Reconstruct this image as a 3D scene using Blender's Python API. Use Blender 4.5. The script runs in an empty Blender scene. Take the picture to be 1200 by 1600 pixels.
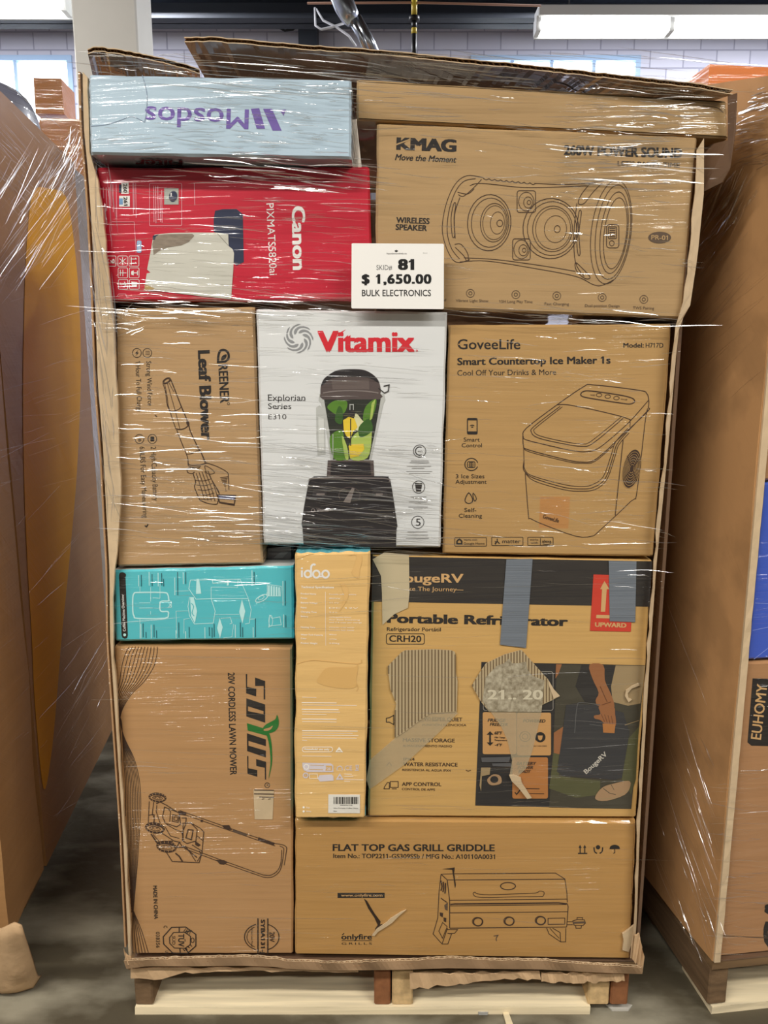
import bpy, math, random
from mathutils import Vector, noise
random.seed(7)
SC = bpy.context.scene
COL = SC.collection

# ------------------------------------------------------------------ camera
PITCH = math.radians(10.6)
CAM = Vector((0.0, -1.332, 1.277))
FPX = 1200.0
cd = bpy.data.cameras.new('camera')
cd.sensor_fit = 'VERTICAL'
cd.sensor_height = 36.0
cd.lens = 36.0 * FPX / 1600.0
cd.clip_start = 0.05
cd.clip_end = 60
cam = bpy.data.objects.new('camera', cd)
cam.location = CAM
cam.rotation_euler = (math.radians(90) - PITCH, 0, 0)
COL.objects.link(cam)
SC.camera = cam

# ------------------------------------------------------------------ light and exposure
SC.view_settings.view_transform = 'Standard'
SC.view_settings.look = 'None'
SC.view_settings.gamma = 1.0
SC.view_settings.exposure = -0.15
SC.view_settings.use_curve_mapping = False
SC.cycles.max_bounces = 6
SC.cycles.diffuse_bounces = 3
SC.cycles.glossy_bounces = 3
SC.cycles.transparent_max_bounces = 24
SC.cycles.caustics_reflective = False
SC.cycles.caustics_refractive = False
SC.cycles.sample_clamp_indirect = 4.0

w = bpy.data.worlds.new('hall')
SC.world = w
w.use_nodes = True
w.node_tree.nodes['Background'].inputs[0].default_value = (1.0, 0.94, 0.86, 1)
w.node_tree.nodes['Background'].inputs[1].default_value = 0.15

def lamp(x, y, z, sx, sy, power, col=(1.0, 0.955, 0.88)):
    l = bpy.data.lights.new('unseen_ceiling_light', 'AREA')
    l.shape = 'RECTANGLE'
    l.size, l.size_y = sx, sy
    l.energy = power
    l.color = col
    o = bpy.data.objects.new('unseen_ceiling_light', l)
    o.location = (x, y, z)
    COL.objects.link(o)
    return o
# rows of twin-tube fittings over the aisle the photographer stands in
for x in (-3.4, -2.2, -1.0, 2.0, 3.2):
    lamp(x, -2.3, 3.8, 1.22, 0.16, 66)
for x in (-2.9, -1.7, 1.9, 3.2):
    lamp(x, -3.9, 4.1, 1.22, 0.16, 50)
for x in (-5.4, -2.8, 2.6, 4.6, 6.6):  # unseen lamps added to brighten the back wall
    lamp(x, 6.8, 5.3, 1.22, 0.16, 340, (0.94, 0.96, 1.0))
for x in (-4.6, -3.2, 4.6):  # more unseen lamps, added to lift the white column and wall
    lamp(x, 2.6, 5.2, 1.22, 0.16, 100, (1.0, 0.97, 0.93))

# ------------------------------------------------------------------ pixel rays -> points on real planes
CP, SP = math.cos(PITCH), math.sin(PITCH)
def ray(px, py):
    a = (px - 600.0) / FPX
    b = (800.0 - py) / FPX
    return Vector((a, CP + SP * b, -SP + CP * b))
class Plane:
    """A plane in the hall; at() is the point of it seen along a line of sight, lifted off it by 0.35 mm a layer."""
    def __init__(s, p, n):
        s.p, s.n = Vector(p), Vector(n).normalized()
    def at(s, px, py, layer=0.0):
        d = ray(px, py)
        q = s.p + s.n * (layer * 0.00035)
        return CAM + d * ((q - CAM).dot(s.n) / d.dot(s.n))
def front(y):
    return Plane((0, y, 0), (0, -1, 0))
def at(px, py, y):
    return front(y).at(px, py)

# ------------------------------------------------------------------ materials
def rgb(r, g, b):
    f = lambda c: (c / 12.92 if c <= 0.04045 else ((c + 0.055) / 1.055) ** 2.4)
    return (f(r / 255), f(g / 255), f(b / 255), 1.0)
MATS = {}
def film_normal(nt, rot, gain):
    """Normal of the taut cling film drawn over a face: long fine wrinkles along the direction of wrapping."""
    N, L = nt.nodes, nt.links
    geo = N.new('ShaderNodeNewGeometry')
    mp = N.new('ShaderNodeMapping')
    mp.inputs['Rotation'].default_value = rot
    L.new(geo.outputs['Position'], mp.inputs['Vector'])
    def layer(sc, lo, hi, seed, dist):
        m = N.new('ShaderNodeMapping')
        m.inputs['Scale'].default_value = sc
        m.inputs['Location'].default_value = (seed, seed * 2.3, seed * 1.7)
        L.new(mp.outputs[0], m.inputs['Vector'])
        t = N.new('ShaderNodeTexNoise')
        t.inputs['Scale'].default_value = 1.0
        t.inputs['Detail'].default_value = 2.0
        t.inputs['Roughness'].default_value = 0.5
        t.inputs['Distortion'].default_value = dist
        L.new(m.outputs[0], t.inputs['Vector'])
        r = N.new('ShaderNodeMapRange')
        r.inputs['From Min'].default_value = lo
        r.inputs['From Max'].default_value = hi
        L.new(t.outputs['Fac'], r.inputs['Value'])
        return r.outputs[0]
    a = layer((4.5, 4.5, 200), .52, .74, 1.3, .2)
    k = layer((3.2, 3.2, 7), .46, .66, 5.1, .3)
    b = layer((2.2, 2.2, 80), .46, .8, 9.7, .3)
    mu = N.new('ShaderNodeMath'); mu.operation = 'MULTIPLY'
    L.new(a, mu.inputs[0]); L.new(k, mu.inputs[1])
    mm = N.new('ShaderNodeMath'); mm.operation = 'MULTIPLY_ADD'
    L.new(b, mm.inputs[0]); mm.inputs[1].default_value = 0.5; L.new(mu.outputs[0], mm.inputs[2])
    bp = N.new('ShaderNodeBump')
    bp.inputs['Strength'].default_value = 1.0
    bp.inputs['Distance'].default_value = 0.0026 * gain
    L.new(mm.outputs[0], bp.inputs['Height'])
    return bp.outputs[0]
def mat(name, col, rough=0.75, film=0.0, rot=(0, 0.03, 0), vary=0.0, vs=(2, 2, 40), col2=None, bump=0.0, bs=(3, 3, 160), metal=0.0, thr=None, emit=None, estr=0.0, spec=0.35, detail=4.0, coat=1.0, crough=0.07):
    if name in MATS:
        return MATS[name]
    m = bpy.data.materials.new(name)
    m.use_nodes = True
    nt = m.node_tree
    N, L = nt.nodes, nt.links
    p = N['Principled BSDF']
    p.inputs['Base Color'].default_value = col
    p.inputs['Roughness'].default_value = rough
    p.inputs['Metallic'].default_value = metal
    p.inputs['Specular IOR Level'].default_value = spec
    if emit:
        p.inputs['Emission Color'].default_value = emit
        p.inputs['Emission Strength'].default_value = estr
    def noise_fac(sc, detail=4.0):
        g = N.new('ShaderNodeNewGeometry')
        mp = N.new('ShaderNodeMapping')
        mp.inputs['Scale'].default_value = sc
        L.new(g.outputs['Position'], mp.inputs['Vector'])
        t = N.new('ShaderNodeTexNoise')
        t.inputs['Scale'].default_value = 1.0
        t.inputs['Detail'].default_value = detail
        L.new(mp.outputs[0], t.inputs['Vector'])
        return t.outputs['Fac']
    if vary:
        r = N.new('ShaderNodeMapRange')
        r.inputs['From Min'].default_value = 0.3 if thr is None else thr[0]
        r.inputs['From Max'].default_value = 0.7 if thr is None else thr[1]
        L.new(noise_fac(vs, detail), r.inputs['Value'])
        mx = N.new('ShaderNodeMix'); mx.data_type = 'RGBA'
        c2 = col2 or tuple(c * (1 - vary) for c in col[:3]) + (1,)
        mx.inputs['A'].default_value = col
        mx.inputs['B'].default_value = c2
        L.new(r.outputs[0], mx.inputs['Factor'])
        L.new(mx.outputs['Result'], p.inputs['Base Color'])
    if bump:
        b = N.new('ShaderNodeBump')
        b.inputs['Strength'].default_value = 1.0
        b.inputs['Distance'].default_value = bump
        L.new(noise_fac(bs), b.inputs['Height'])
        L.new(b.outputs[0], p.inputs['Normal'])
    if film:
        p.inputs['Coat Weight'].default_value = coat
        p.inputs['Coat Roughness'].default_value = crough
        p.inputs['Coat IOR'].default_value = 1.55
        L.new(film_normal(nt, rot, film), p.inputs['Coat Normal'])
    MATS[name] = m
    return m
def kraft(name, r, g, b, film=1.0, rot=(0, 0.03, 0), coat=1.0, crough=0.07):
    return mat(name, rgb(r, g, b), 0.8, film, rot, vary=0.10, vs=(3, 3, 55), bump=0.0006, bs=(2.5, 2.5, 120), coat=coat, crough=crough)
def ink(name, r, g, b, film=1.0):
    return mat(name, rgb(r, g, b), 0.7, film)
def film_mat(name, fac=0.5, rough=0.22, tint=(1, 1, 1, 1)):
    m = bpy.data.materials.new(name)
    m.use_nodes = True
    nt = m.node_tree
    N, L = nt.nodes, nt.links
    N.remove(N['Principled BSDF'])
    tr = N.new('ShaderNodeBsdfTransparent')
    gl = N.new('ShaderNodeBsdfGlossy')
    gl.inputs['Roughness'].default_value = rough
    gl.inputs['Color'].default_value = tint
    mx = N.new('ShaderNodeMixShader')
    mx.inputs[0].default_value = fac
    L.new(tr.outputs[0], mx.inputs[1])
    L.new(gl.outputs[0], mx.inputs[2])
    L.new(mx.outputs[0], N['Material Output'].inputs[0])
    return m

# ------------------------------------------------------------------ object helpers
def tag(o, label=None, cat=None, group=None, kind=None):
    if label: o['label'] = label
    if cat: o['category'] = cat
    if group: o['group'] = group
    if kind: o['kind'] = kind
    return o
def thing(name, label, cat, base=(0, 0, 0), group=None):
    o = bpy.data.objects.new(name, None)
    o.empty_display_size = 0.1
    COL.objects.link(o)
    o.location = base
    return tag(o, label, cat, group)
def obj(name, verts, faces, mats, parent=None, mi=None, smooth=False):
    """One mesh object from world-space points; under a parent the points become relative to its base."""
    me = bpy.data.meshes.new(name)
    off = Vector((0, 0, 0))
    q = parent
    while q is not None:
        off += Vector(q.location)
        q = q.parent
    me.from_pydata([tuple(Vector(v) - off) for v in verts], [], faces)
    for m in (mats if isinstance(mats, (list, tuple)) else [mats]):
        me.materials.append(m)
    if mi:
        me.polygons.foreach_set('material_index', mi)
    if smooth:
        me.polygons.foreach_set('use_smooth', [True] * len(me.polygons))
    me.update()
    o = bpy.data.objects.new(name, me)
    COL.objects.link(o)
    if parent is not None:
        o.parent = parent
    return o
class MB:
    """Collects shapes with a material each; build() links them as one mesh object."""
    def __init__(s):
        s.v, s.f, s.m, s.mats, s.lift = [], [], [], [], 0.0
    def mid(s, m):
        if m not in s.mats: s.mats.append(m)
        return s.mats.index(m)
    def add(s, vs, fs, m):
        b = len(s.v)
        s.v += [Vector(v) for v in vs]
        s.f += [tuple(i + b for i in f) for f in fs]
        s.m += [s.mid(m)] * len(fs)
    def box(s, lo, hi, m, T=None, jit=0.0):
        P = [Vector((x, y, z)) for z in (lo[2], hi[2]) for y in (lo[1], hi[1]) for x in (lo[0], hi[0])]
        if jit:
            P = [p + Vector((random.uniform(-jit, jit), random.uniform(-jit, jit), random.uniform(-jit, jit))) for p in P]
        if T: P = [T(*p) for p in P]
        s.add(P, [(0, 2, 3, 1), (4, 5, 7, 6), (0, 1, 5, 4), (2, 6, 7, 3), (0, 4, 6, 2), (1, 3, 7, 5)], m)
    def rbox(s, lo, hi, m, T=None, r=0.004):
        """box with chamfered edges"""
        P = []
        F = []
        lo, hi = Vector(lo), Vector(hi)
        c = (lo + hi) / 2
        h = (hi - lo) / 2
        idx = {}
        for sx in (-1, 1):
            for sy in (-1, 1):
                for sz in (-1, 1):
                    for ax in range(3):
                        p = Vector((sx * h.x, sy * h.y, sz * h.z))
                        for k, sg in enumerate((sx, sy, sz)):
                            if k != ax: p[k] -= sg * r
                        idx[(sx, sy, sz, ax)] = len(P)
                        P.append(c + p)
        for ax in range(3):
            a, b = [k for k in range(3) if k != ax]
            for sg in (-1, 1):
                q = []
                for (sa, sb) in ((-1, -1), (1, -1), (1, 1), (-1, 1)):
                    k = [0, 0, 0]; k[ax] = sg; k[a] = sa; k[b] = sb
                    q.append(idx[(k[0], k[1], k[2], ax)])
                F.append(tuple(q if (sg > 0) != (ax == 1) else q[::-1]))
        for ax in range(3):  # edges along ax
            a, b = [k for k in range(3) if k != ax]
            for sa in (-1, 1):
                for sb in (-1, 1):
                    k0 = [0, 0, 0]; k0[a] = sa; k0[b] = sb; k0[ax] = -1
                    k1 = list(k0); k1[ax] = 1
                    F.append((idx[(*k0, a)], idx[(*k1, a)], idx[(*k1, b)], idx[(*k0, b)]))
        for sx in (-1, 1):
            for sy in (-1, 1):
                for sz in (-1, 1):
                    F.append(tuple(idx[(sx, sy, sz, ax)] for ax in range(3)))
        if T: P = [T(*p) for p in P]
        s.add(P, F, m)
    def tube(s, pts, r, m, n=10, cap=True):
        pts = [Vector(p) for p in pts]
        rr = r if isinstance(r, (list, tuple)) else [r] * len(pts)
        V, F = [], []
        for i, p in enumerate(pts):
            d = (pts[min(i + 1, len(pts) - 1)] - pts[max(i - 1, 0)]).normalized()
            u = d.cross(Vector((0, 0, 1)))
            if u.length < 1e-3: u = d.cross(Vector((1, 0, 0)))
            u.normalize()
            v = d.cross(u)
            for k in range(n):
                a = 2 * math.pi * k / n
                V.append(p + (u * math.cos(a) + v * math.sin(a)) * rr[i])
        for i in range(len(pts) - 1):
            for k in range(n):
                F.append((i * n + k, i * n + (k + 1) % n, (i + 1) * n + (k + 1) % n, (i + 1) * n + k))
        if cap:
            F.append(tuple(range(n))[::-1])
            F.append(tuple((len(pts) - 1) * n + k for k in range(n)))
        s.add(V, F, m)
    def build(s, name, parent=None, smooth=False):
        return obj(name, s.v, s.f, s.mats, parent, s.m, smooth)

# ------------------------------------------------------------------ printing on a face
def smooth_line(pts, n=6, closed=False):
    P = [Vector((p[0], p[1])) for p in pts]
    k = len(P)
    out = []
    for i in range(k if closed else k - 1):
        if closed:
            a, b, c, d = P[i - 1], P[i], P[(i + 1) % k], P[(i + 2) % k]
        else:
            a, b, c, d = P[max(i - 1, 0)], P[i], P[i + 1], P[min(i + 2, k - 1)]
        for j in range(n):
            t = j / n
            out.append(0.5 * ((2 * b) + (c - a) * t + (2 * a - 5 * b + 4 * c - d) * t * t + (3 * b - a - 3 * c + d) * t ** 3))
    if not closed: out.append(P[-1])
    return [(p.x, p.y) for p in out]
_fc = bpy.data.curves.new('lettering', 'FONT')
_fo = bpy.data.objects.new('lettering', _fc)
class Ink:
    """Flat print laid on a plane, drawn in picture units and laid at real size on the face; joins the mesh MB it is given."""
    def __init__(s, mb, plane, x0=0.0, y0=0.0, k=1.0):
        s.mb, s.pl, s.x0, s.y0, s.k, s.layer = mb, plane, x0, y0, k, 1.0
    def crop(s, x0, y0, k):
        i = Ink(s.mb, s.pl, x0, y0, k)
        i.layer = s.layer
        return i
    def P(s, p):
        return s.pl.at(s.x0 + p[0] * s.k, s.y0 + p[1] * s.k, s.layer)
    def raw(s, pts, faces, m):
        s.mb.lift += 0.010          # every print lies a few microns over the one before
        keep = s.layer
        s.layer += s.mb.lift
        s.mb.add([s.P(p) for p in pts], faces, m)
        s.layer = keep
    def poly(s, pts, m):
        s.raw(pts, [tuple(range(len(pts)))], m)
    def rect(s, x0, y0, x1, y1, m):
        s.poly([(x0, y0), (x1, y0), (x1, y1), (x0, y1)], m)
    def stroke(s, pts, w, m, closed=False, sm=0):
        """w in real picture units (not scaled by the crop)"""
        if sm: pts = smooth_line(pts, sm, closed)
        w = w / s.k / 2
        P = [Vector((p[0], p[1])) for p in pts]
        Q = [P[0]]
        for p in P[1:]:
            if (p - Q[-1]).length > 1e-4: Q.append(p)
        if closed and (Q[0] - Q[-1]).length < 1e-4: Q.pop()
        P = Q
        n = len(P)
        if n < 2: return
        V, F = [], []
        for i, p in enumerate(P):
            a = P[i - 1] if (i > 0 or closed) else p
            b = P[(i + 1) % n] if (i < n - 1 or closed) else p
            d1 = (p - a).normalized() if (p - a).length > 0 else (b - p).normalized()
            d2 = (b - p).normalized() if (b - p).length > 0 else d1
            t = d1 + d2
            t = t.normalized() if t.length > 1e-3 else d1
            nn = Vector((-t.y, t.x))
            c = max(0.4, nn.dot(Vector((-d2.y, d2.x))))
            V += [p + nn * w / c, p - nn * w / c]
        for i in range(n if closed else n - 1):
            j = (i + 1) % n
            F.append((2 * i, 2 * j, 2 * j + 1, 2 * i + 1))
        s.raw([(v.x, v.y) for v in V], F, m)
    def lines(s, segs, w, m):
        for g in segs:
            s.stroke(g, w, m)
    def ell_pts(s, cx, cy, rx, ry, rot=0.0, n=28, a0=0.0, a1=360.0):
        out = []
        full = abs(a1 - a0) >= 360
        r = math.radians(rot)
        for i in range(n if full else n + 1):
            a = math.radians(a0 + (a1 - a0) * i / n)
            x, y = rx * math.cos(a), ry * math.sin(a)
            out.append((cx + x * math.cos(r) - y * math.sin(r), cy + x * math.sin(r) + y * math.cos(r)))
        return out
    def ring(s, cx, cy, rx, ry, w, m, rot=0.0, n=28, a0=0.0, a1=360.0):
        s.stroke(s.ell_pts(cx, cy, rx, ry, rot, n, a0, a1), w, m, closed=abs(a1 - a0) >= 360)
    def disc(s, cx, cy, rx, ry, m, rot=0.0, n=28):
        s.poly(s.ell_pts(cx, cy, rx, ry, rot, n), m)
    def rrect(s, x0, y0, x1, y1, r, w, m, fill=False):
        pts = []
        for (cx, cy, a) in ((x1 - r, y0 + r, -90), (x1 - r, y1 - r, 0), (x0 + r, y1 - r, 90), (x0 + r, y0 + r, 180)):
            pts += s.ell_pts(cx, cy, r, r, 0, 4, a, a + 90)
        if fill: s.poly(pts, m)
        else: s.stroke(pts, w, m, closed=True)
    def _span(s, body):
        _fc.body = body
        me = _fo.to_mesh()
        xs = [v.co.x for v in me.vertices]
        r = (min(xs), max(xs), max(v.co.y for v in me.vertices))
        _fo.to_mesh_clear()
        return r
    def text(s, body, p0, p1, h, m, bold=0.0, shear=0.0, space=1.0):
        """body set along the baseline p0 -> p1, stretched to fit it, capitals h high"""
        _fc.body = body
        _fc.offset = min(bold, 0.0)
        _fc.shear = shear
        _fc.space_character = space
        _fc.resolution_u = 3
        me = _fo.to_mesh()
        vs = [(v.co.x, v.co.y) for v in me.vertices]
        fs = [tuple(p.vertices) for p in me.polygons]
        _fo.to_mesh_clear()
        if not vs: return
        x0 = min(v[0] for v in vs); x1 = max(v[0] for v in vs)
        flags = []
        if '1' in body:              # give the plain bar of the one its flag
            for i_, ch in enumerate(body):
                if ch != '1': continue
                w1 = s._span('1'); e_ = s._span(body[:i_ + 1])
                xl = e_[1] - (w1[1] - w1[0]); tp = w1[2]
                flags.append([(xl + .01, tp), (xl - .15, tp - .12), (xl - .15, tp - .22), (xl + .01, tp - .13)])
            x0 = min([x0] + [q[0] for f_ in flags for q in f_]); x1 = max(v[0] for v in vs)
        x0 -= max(bold, 0); x1 += max(bold, 0)
        d = Vector((p1[0] - p0[0], p1[1] - p0[1]))
        ln = d.length
        d.normalize()
        u = Vector((d.y, -d.x))
        cap = 0.682 + max(bold, 0)
        def put(x, y):
            q = d * ((x - x0) / (x1 - x0) * ln) + u * ((y + max(bold, 0) * .5) / cap * h)
            return (p0[0] + q.x, p0[1] + q.y)
        # heavier letters: laid again a little to each side, each a few microns over the last
        for (ox, oy) in (((bold, bold * .5), (-bold, bold * .5), (bold, -bold * .5), (-bold, -bold * .5), (0, 0)) if bold > .004 else ((0, 0),)):
            s.raw([put(x + ox, y + oy) for x, y in vs], fs, m)
        for f_ in flags:
            s.raw([put(*q) for q in f_], [(0, 1, 2, 3)], m)

# ------------------------------------------------------------------ the hall
def struct(name, mb, smooth=False):
    o = mb.build(name, None, smooth)
    return tag(o, kind='structure')
m_floor = mat('worn_concrete', rgb(84, 77, 62), 0.5, vary=0.5, vs=(3.2, 7.0, 3.2), detail=12.0, col2=rgb(150, 144, 126), thr=(0.47, 0.66), bump=0.002, bs=(30, 30, 30))
m_block = None
def block_mat():
    m = bpy.data.materials.new('painted_block')
    m.use_nodes = True
    nt = m.node_tree; N, L = nt.nodes, nt.links
    p = N['Principled BSDF']; p.inputs['Roughness'].default_value = 0.8
    tc = N.new('ShaderNodeNewGeometry')
    mp = N.new('ShaderNodeMapping'); mp.inputs['Rotation'].default_value = (math.radians(90), 0, 0)
    L.new(tc.outputs['Position'], mp.inputs['Vector'])
    br = N.new('ShaderNodeTexBrick')
    br.inputs['Color1'].default_value = rgb(190, 190, 204)
    br.inputs['Color2'].default_value = rgb(182, 182, 198)
    br.inputs['Mortar'].default_value = rgb(150, 150, 168)
    br.inputs['Scale'].default_value = 1.0
    br.inputs['Brick Width'].default_value = 0.41
    br.inputs['Row Height'].default_value = 0.205
    br.inputs['Mortar Size'].default_value = 0.008
    L.new(mp.outputs[0], br.inputs['Vector'])
    L.new(br.outputs['Color'], p.inputs['Base Color'])
    b = N.new('ShaderNodeBump'); b.inputs['Distance'].default_value = 0.01
    inv = N.new('ShaderNodeMath'); inv.operation = 'SUBTRACT'; inv.inputs[0].default_value = 1.0
    L.new(br.outputs['Fac'], inv.inputs[1]); L.new(inv.outputs[0], b.inputs['Height']); L.new(b.outputs[0], p.inputs['Normal'])
    return m
m_block = block_mat()
m_white_paint = mat('cream_paint', rgb(214, 212, 204), 0.7, vary=0.06, vs=(3, 3, 3))
m_roof = mat('roof_deck', rgb(96, 88, 86), 0.85, vary=0.2, vs=(1, 6, 1))
m_steel = mat('dark_steel', rgb(38, 42, 50), 0.55)
m_rust = mat('red_oxide_steel', rgb(92, 52, 42), 0.7)
m_pane = mat('daylit_glass', rgb(240, 245, 255), 0.3, emit=(0.86, 0.93, 1.0, 1), estr=5.0)
m_frame = mat('window_frame_paint', rgb(150, 175, 205), 0.5)

YW = 9.0
mb = MB(); mb.box((-9, -7, -0.1), (9, YW + 0.4, 0.0), m_floor); struct('floor', mb)
# back wall with two window openings
za, zb = 4.13, 5.06
wl0, wl1 = -7.2, at(116, 140, YW).x
wr0, wr1 = at(735, 100, YW).x, at(1000, 100, YW).x
mb = MB()
for (x0, x1, z0, z1) in ((-9, 9, 0, za), (-9, 9, zb, 6.4), (-9, wl0, za, zb), (wl1, wr0, za, zb), (wr1, 9, za, zb)):
    mb.box((x0, YW, z0), (x1, YW + 0.3, z1), m_block)
struct('wall_back', mb)
mb = MB(); mb.box((-9.2, -7, 0), (-9, YW + 0.3, 6.4), m_block); struct('wall_left', mb)
mb = MB(); mb.box((9, -7, 0), (9.2, YW + 0.3, 6.4), m_block); struct('wall_right', mb)
mb = MB(); mb.box((-9.2, -7, 6.4), (9.2, YW + 0.3, 6.6), m_roof); struct('ceiling', mb)
for n, (x0, x1, mull) in enumerate(((wl0, wl1, (at(27, 140, YW).x, -6.0)), (wr0, wr1, (at(928, 105, YW).x, at(800, 105, YW).x, at(862, 105, YW).x)))):
    w_ = thing('window_%d' % (n + 1), None, None, ((x0 + x1) / 2, YW, za))
    tag(w_, kind='structure')
    mb = MB()
    t = 0.06
    for (a, b, c, d) in ((x0, x1, za, za + t), (x0, x1, zb - t, zb), (x0, x0 + t, za + t, zb - t), (x1 - t, x1, za + t, zb - t)):
        mb.box((a, YW - 0.03, c), (b, YW + 0.1, d), m_frame)
    for x in mull:
        mb.box((x - 0.02, YW - 0.01, za + t), (x + 0.02, YW + 0.09, zb - t), m_frame)
    mb.build('window_frame', w_)
    mb = MB(); mb.box((x0 + 0.01, YW + 0.04, za + 0.01), (x1 - 0.01, YW + 0.05, zb - 0.01), m_pane); mb.build('pane', w_)
# steel over the wall head and the runs under the roof
mb = MB(); mb.box((-9, YW - 0.12, 5.38), (9, YW, 5.62), m_rust); struct('beam_red', mb)
yb = 7.2
z0, z1 = at(400, 28, yb).z, at(400, -8, yb).z
mb = MB()
mb.box((-9, yb, z0), (9, yb + 0.26, z0 + 0.02), m_steel); mb.box((-9, yb + 0.12, z0), (9, yb + 0.14, z1), m_steel); mb.box((-9, yb, z1 - 0.02), (9, yb + 0.26, z1), m_steel)
struct('beam_dark', mb)
mb = MB()
for x in (-6.4, -4.4, -2.4, 0.35, 2.4, 4.4, 6.4):
    mb.box((x - 0.07, -6, 5.9), (x + 0.07, YW - 0.1, 6.35), m_rust)
struct('beam_joist', mb)
mb = MB(); x0 = at(466, 40, YW - .3).x
mb.box((x0, YW - 0.32, 0), (x0 + 0.22, YW - 0.02, 5.6), m_steel); struct('column_steel', mb)
# white square column behind the load
yc = 5.0
cx0, cx1 = at(113, 40, yc).x, at(214, 40, yc).x
mb = MB(); mb.rbox((cx0, yc, 0), (cx1, yc + 0.42, 6.4), m_white_paint, None, 0.012); struct('column_white', mb)

# ------------------------------------------------------------------ roof services
m_tin = mat('galvanised', rgb(190, 196, 205), 0.25, metal=1.0, vary=0.2, vs=(8, 8, 8))
m_black = mat('black_paint', rgb(24, 24, 26), 0.45)
m_yellow_band = mat('yellow_band', rgb(205, 180, 60), 0.5)
m_enamel = mat('white_enamel', rgb(225, 228, 230), 0.4)
m_tube = mat('lit_tube', rgb(255, 255, 250), 0.3, emit=(1.0, 0.99, 0.95, 1), estr=9.0)
yd = 4.6
mb = MB()
P = [at(522, -30, yd), at(532, -4, yd), at(538, 8, yd), at(547, 26, yd), at(552, 34, yd)]
mb.tube(P, [0.07, 0.07, 0.074, 0.066, 0.05], m_tin, 18)
d1 = MB()
t = tag(mb.build('flexible_duct', None, True), 'silver ribbed elbow duct with two pipes running down toward the block wall', 'duct')
mb = MB()
mb.tube([at(546, 26, yd), at(562, 52, yd), at(578, 90, yd)], 0.028, m_tin, 12)
mb.tube([at(556, 28, yd + .01), at(573, 58, yd + .01), at(588, 90, yd + .01)], 0.04, m_tin, 12)
o = mb.build('pipe', t, True)
o.location = (0, 0, 0)
yp = 5.2
r = thing('drop_rod', 'thin black rod with yellow bands hanging from the roof steel', 'pole', at(647, 95, yp))
x = at(647, 50, yp).x
for (a, b, rr, mm, nm) in ((-20, 0, .02, m_yellow_band, 'band'), (0, 26, .022, m_yellow_band, 'band'), (26, 33, .04, m_black, 'collar'), (33, 44, .02, m_black, 'rod'), (44, 53, .021, m_yellow_band, 'band'), (53, 100, .02, m_black, 'rod')):
    mb = MB(); mb.tube([(x, yp, at(647, b, yp).z), (x, yp, at(647, a, yp).z)], rr, mm, 12); mb.build(nm, r, True)
def fixture(px0, py0, px1, py1, y, n, label, name='fluorescent_fixture'):
    a, b = at(px0, py0, y), at(px1, py1, y)
    t = thing(name, label, 'ceiling light', ((a.x + b.x) / 2, y, a.z), 'strip lights under the roof')
    L = (b.x - a.x)
    h = a.z - b.z
    mb = MB()
    mb.rbox((a.x, y - 0.02, a.z - h * .45), (b.x, y + 0.16, a.z), m_enamel, None, 0.008)
    mb.box((a.x, y + 0.14, b.z), (b.x, y + 0.16, a.z - h * .4), m_enamel)
    mb.build('housing', t)
    for k in range(n):
        x0 = a.x + 0.03 + k * L / n
        x1 = a.x + (k + 1) * L / n - 0.03
        for yy in (y + 0.02, y + 0.10):
            mb = MB(); mb.tube([(x0, yy, b.z + h * .24), (x1, yy, b.z + h * .24)], h * .2, m_tube, 12); mb.build('tube', t, True)
    mb = MB()
    for x in (a.x + .01, *(a.x + k * L / n for k in range(1, n)), b.x - .01):
        mb = MB(); mb.box((x - .02, y, b.z + h * .02), (x + .02, y + .13, a.z - h * .4), m_enamel); mb.build('socket', t)
    for x in (a.x + L * .12, b.x - L * .12):
        mb = MB(); mb.tube([(x, y + .07, a.z), (x, y + .07, 6.4)], .006, m_black, 6); mb.build('hanger', t)
    return t
fixture(841, 8, 1260, 49, 5.6, 2, 'twin-tube strip light hanging at the top beside the block wall window')
fixture(-190, -30, 101, 17, 5.2, 2, 'twin-tube strip light hanging beside the white column')
# wires looping off the steel
mb = MB()
mb.tube([at(*p, 7.19) for p in ((494, 14), (505, 32), (525, 42), (545, 56), (556, 72))] , .012, mat('white_cable', rgb(190, 190, 195), .5), 6)
mb.tube([at(*p, 7.19) for p in ((492, 12), (493, 40), (502, 46), (520, 42), (538, 36))], .012, MATS['white_cable'], 6)
tag(mb.build('cable', None, True), 'pale cable looping from the dark beam behind the silver duct', 'cable')
mb = MB()
mb.tube([at(*p, 8.872) for p in ((410, 37), (430, 40), (445, 48), (458, 46), (466, 38))], .014, m_black, 6)
tag(mb.build('cable', None, True), 'dark cable sagging along the block wall beside the steel column', 'cable')
mb = MB()
mb.tube([at(*p, 5.2) for p in ((480, 5), (650, 4), (845, 9))], .008, mat('copper_pipe', rgb(170, 130, 110), .4), 6)
tag(mb.build('pipe_run', None, True), 'thin copper coloured pipe running level along the dark beam', 'pipe')

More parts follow.
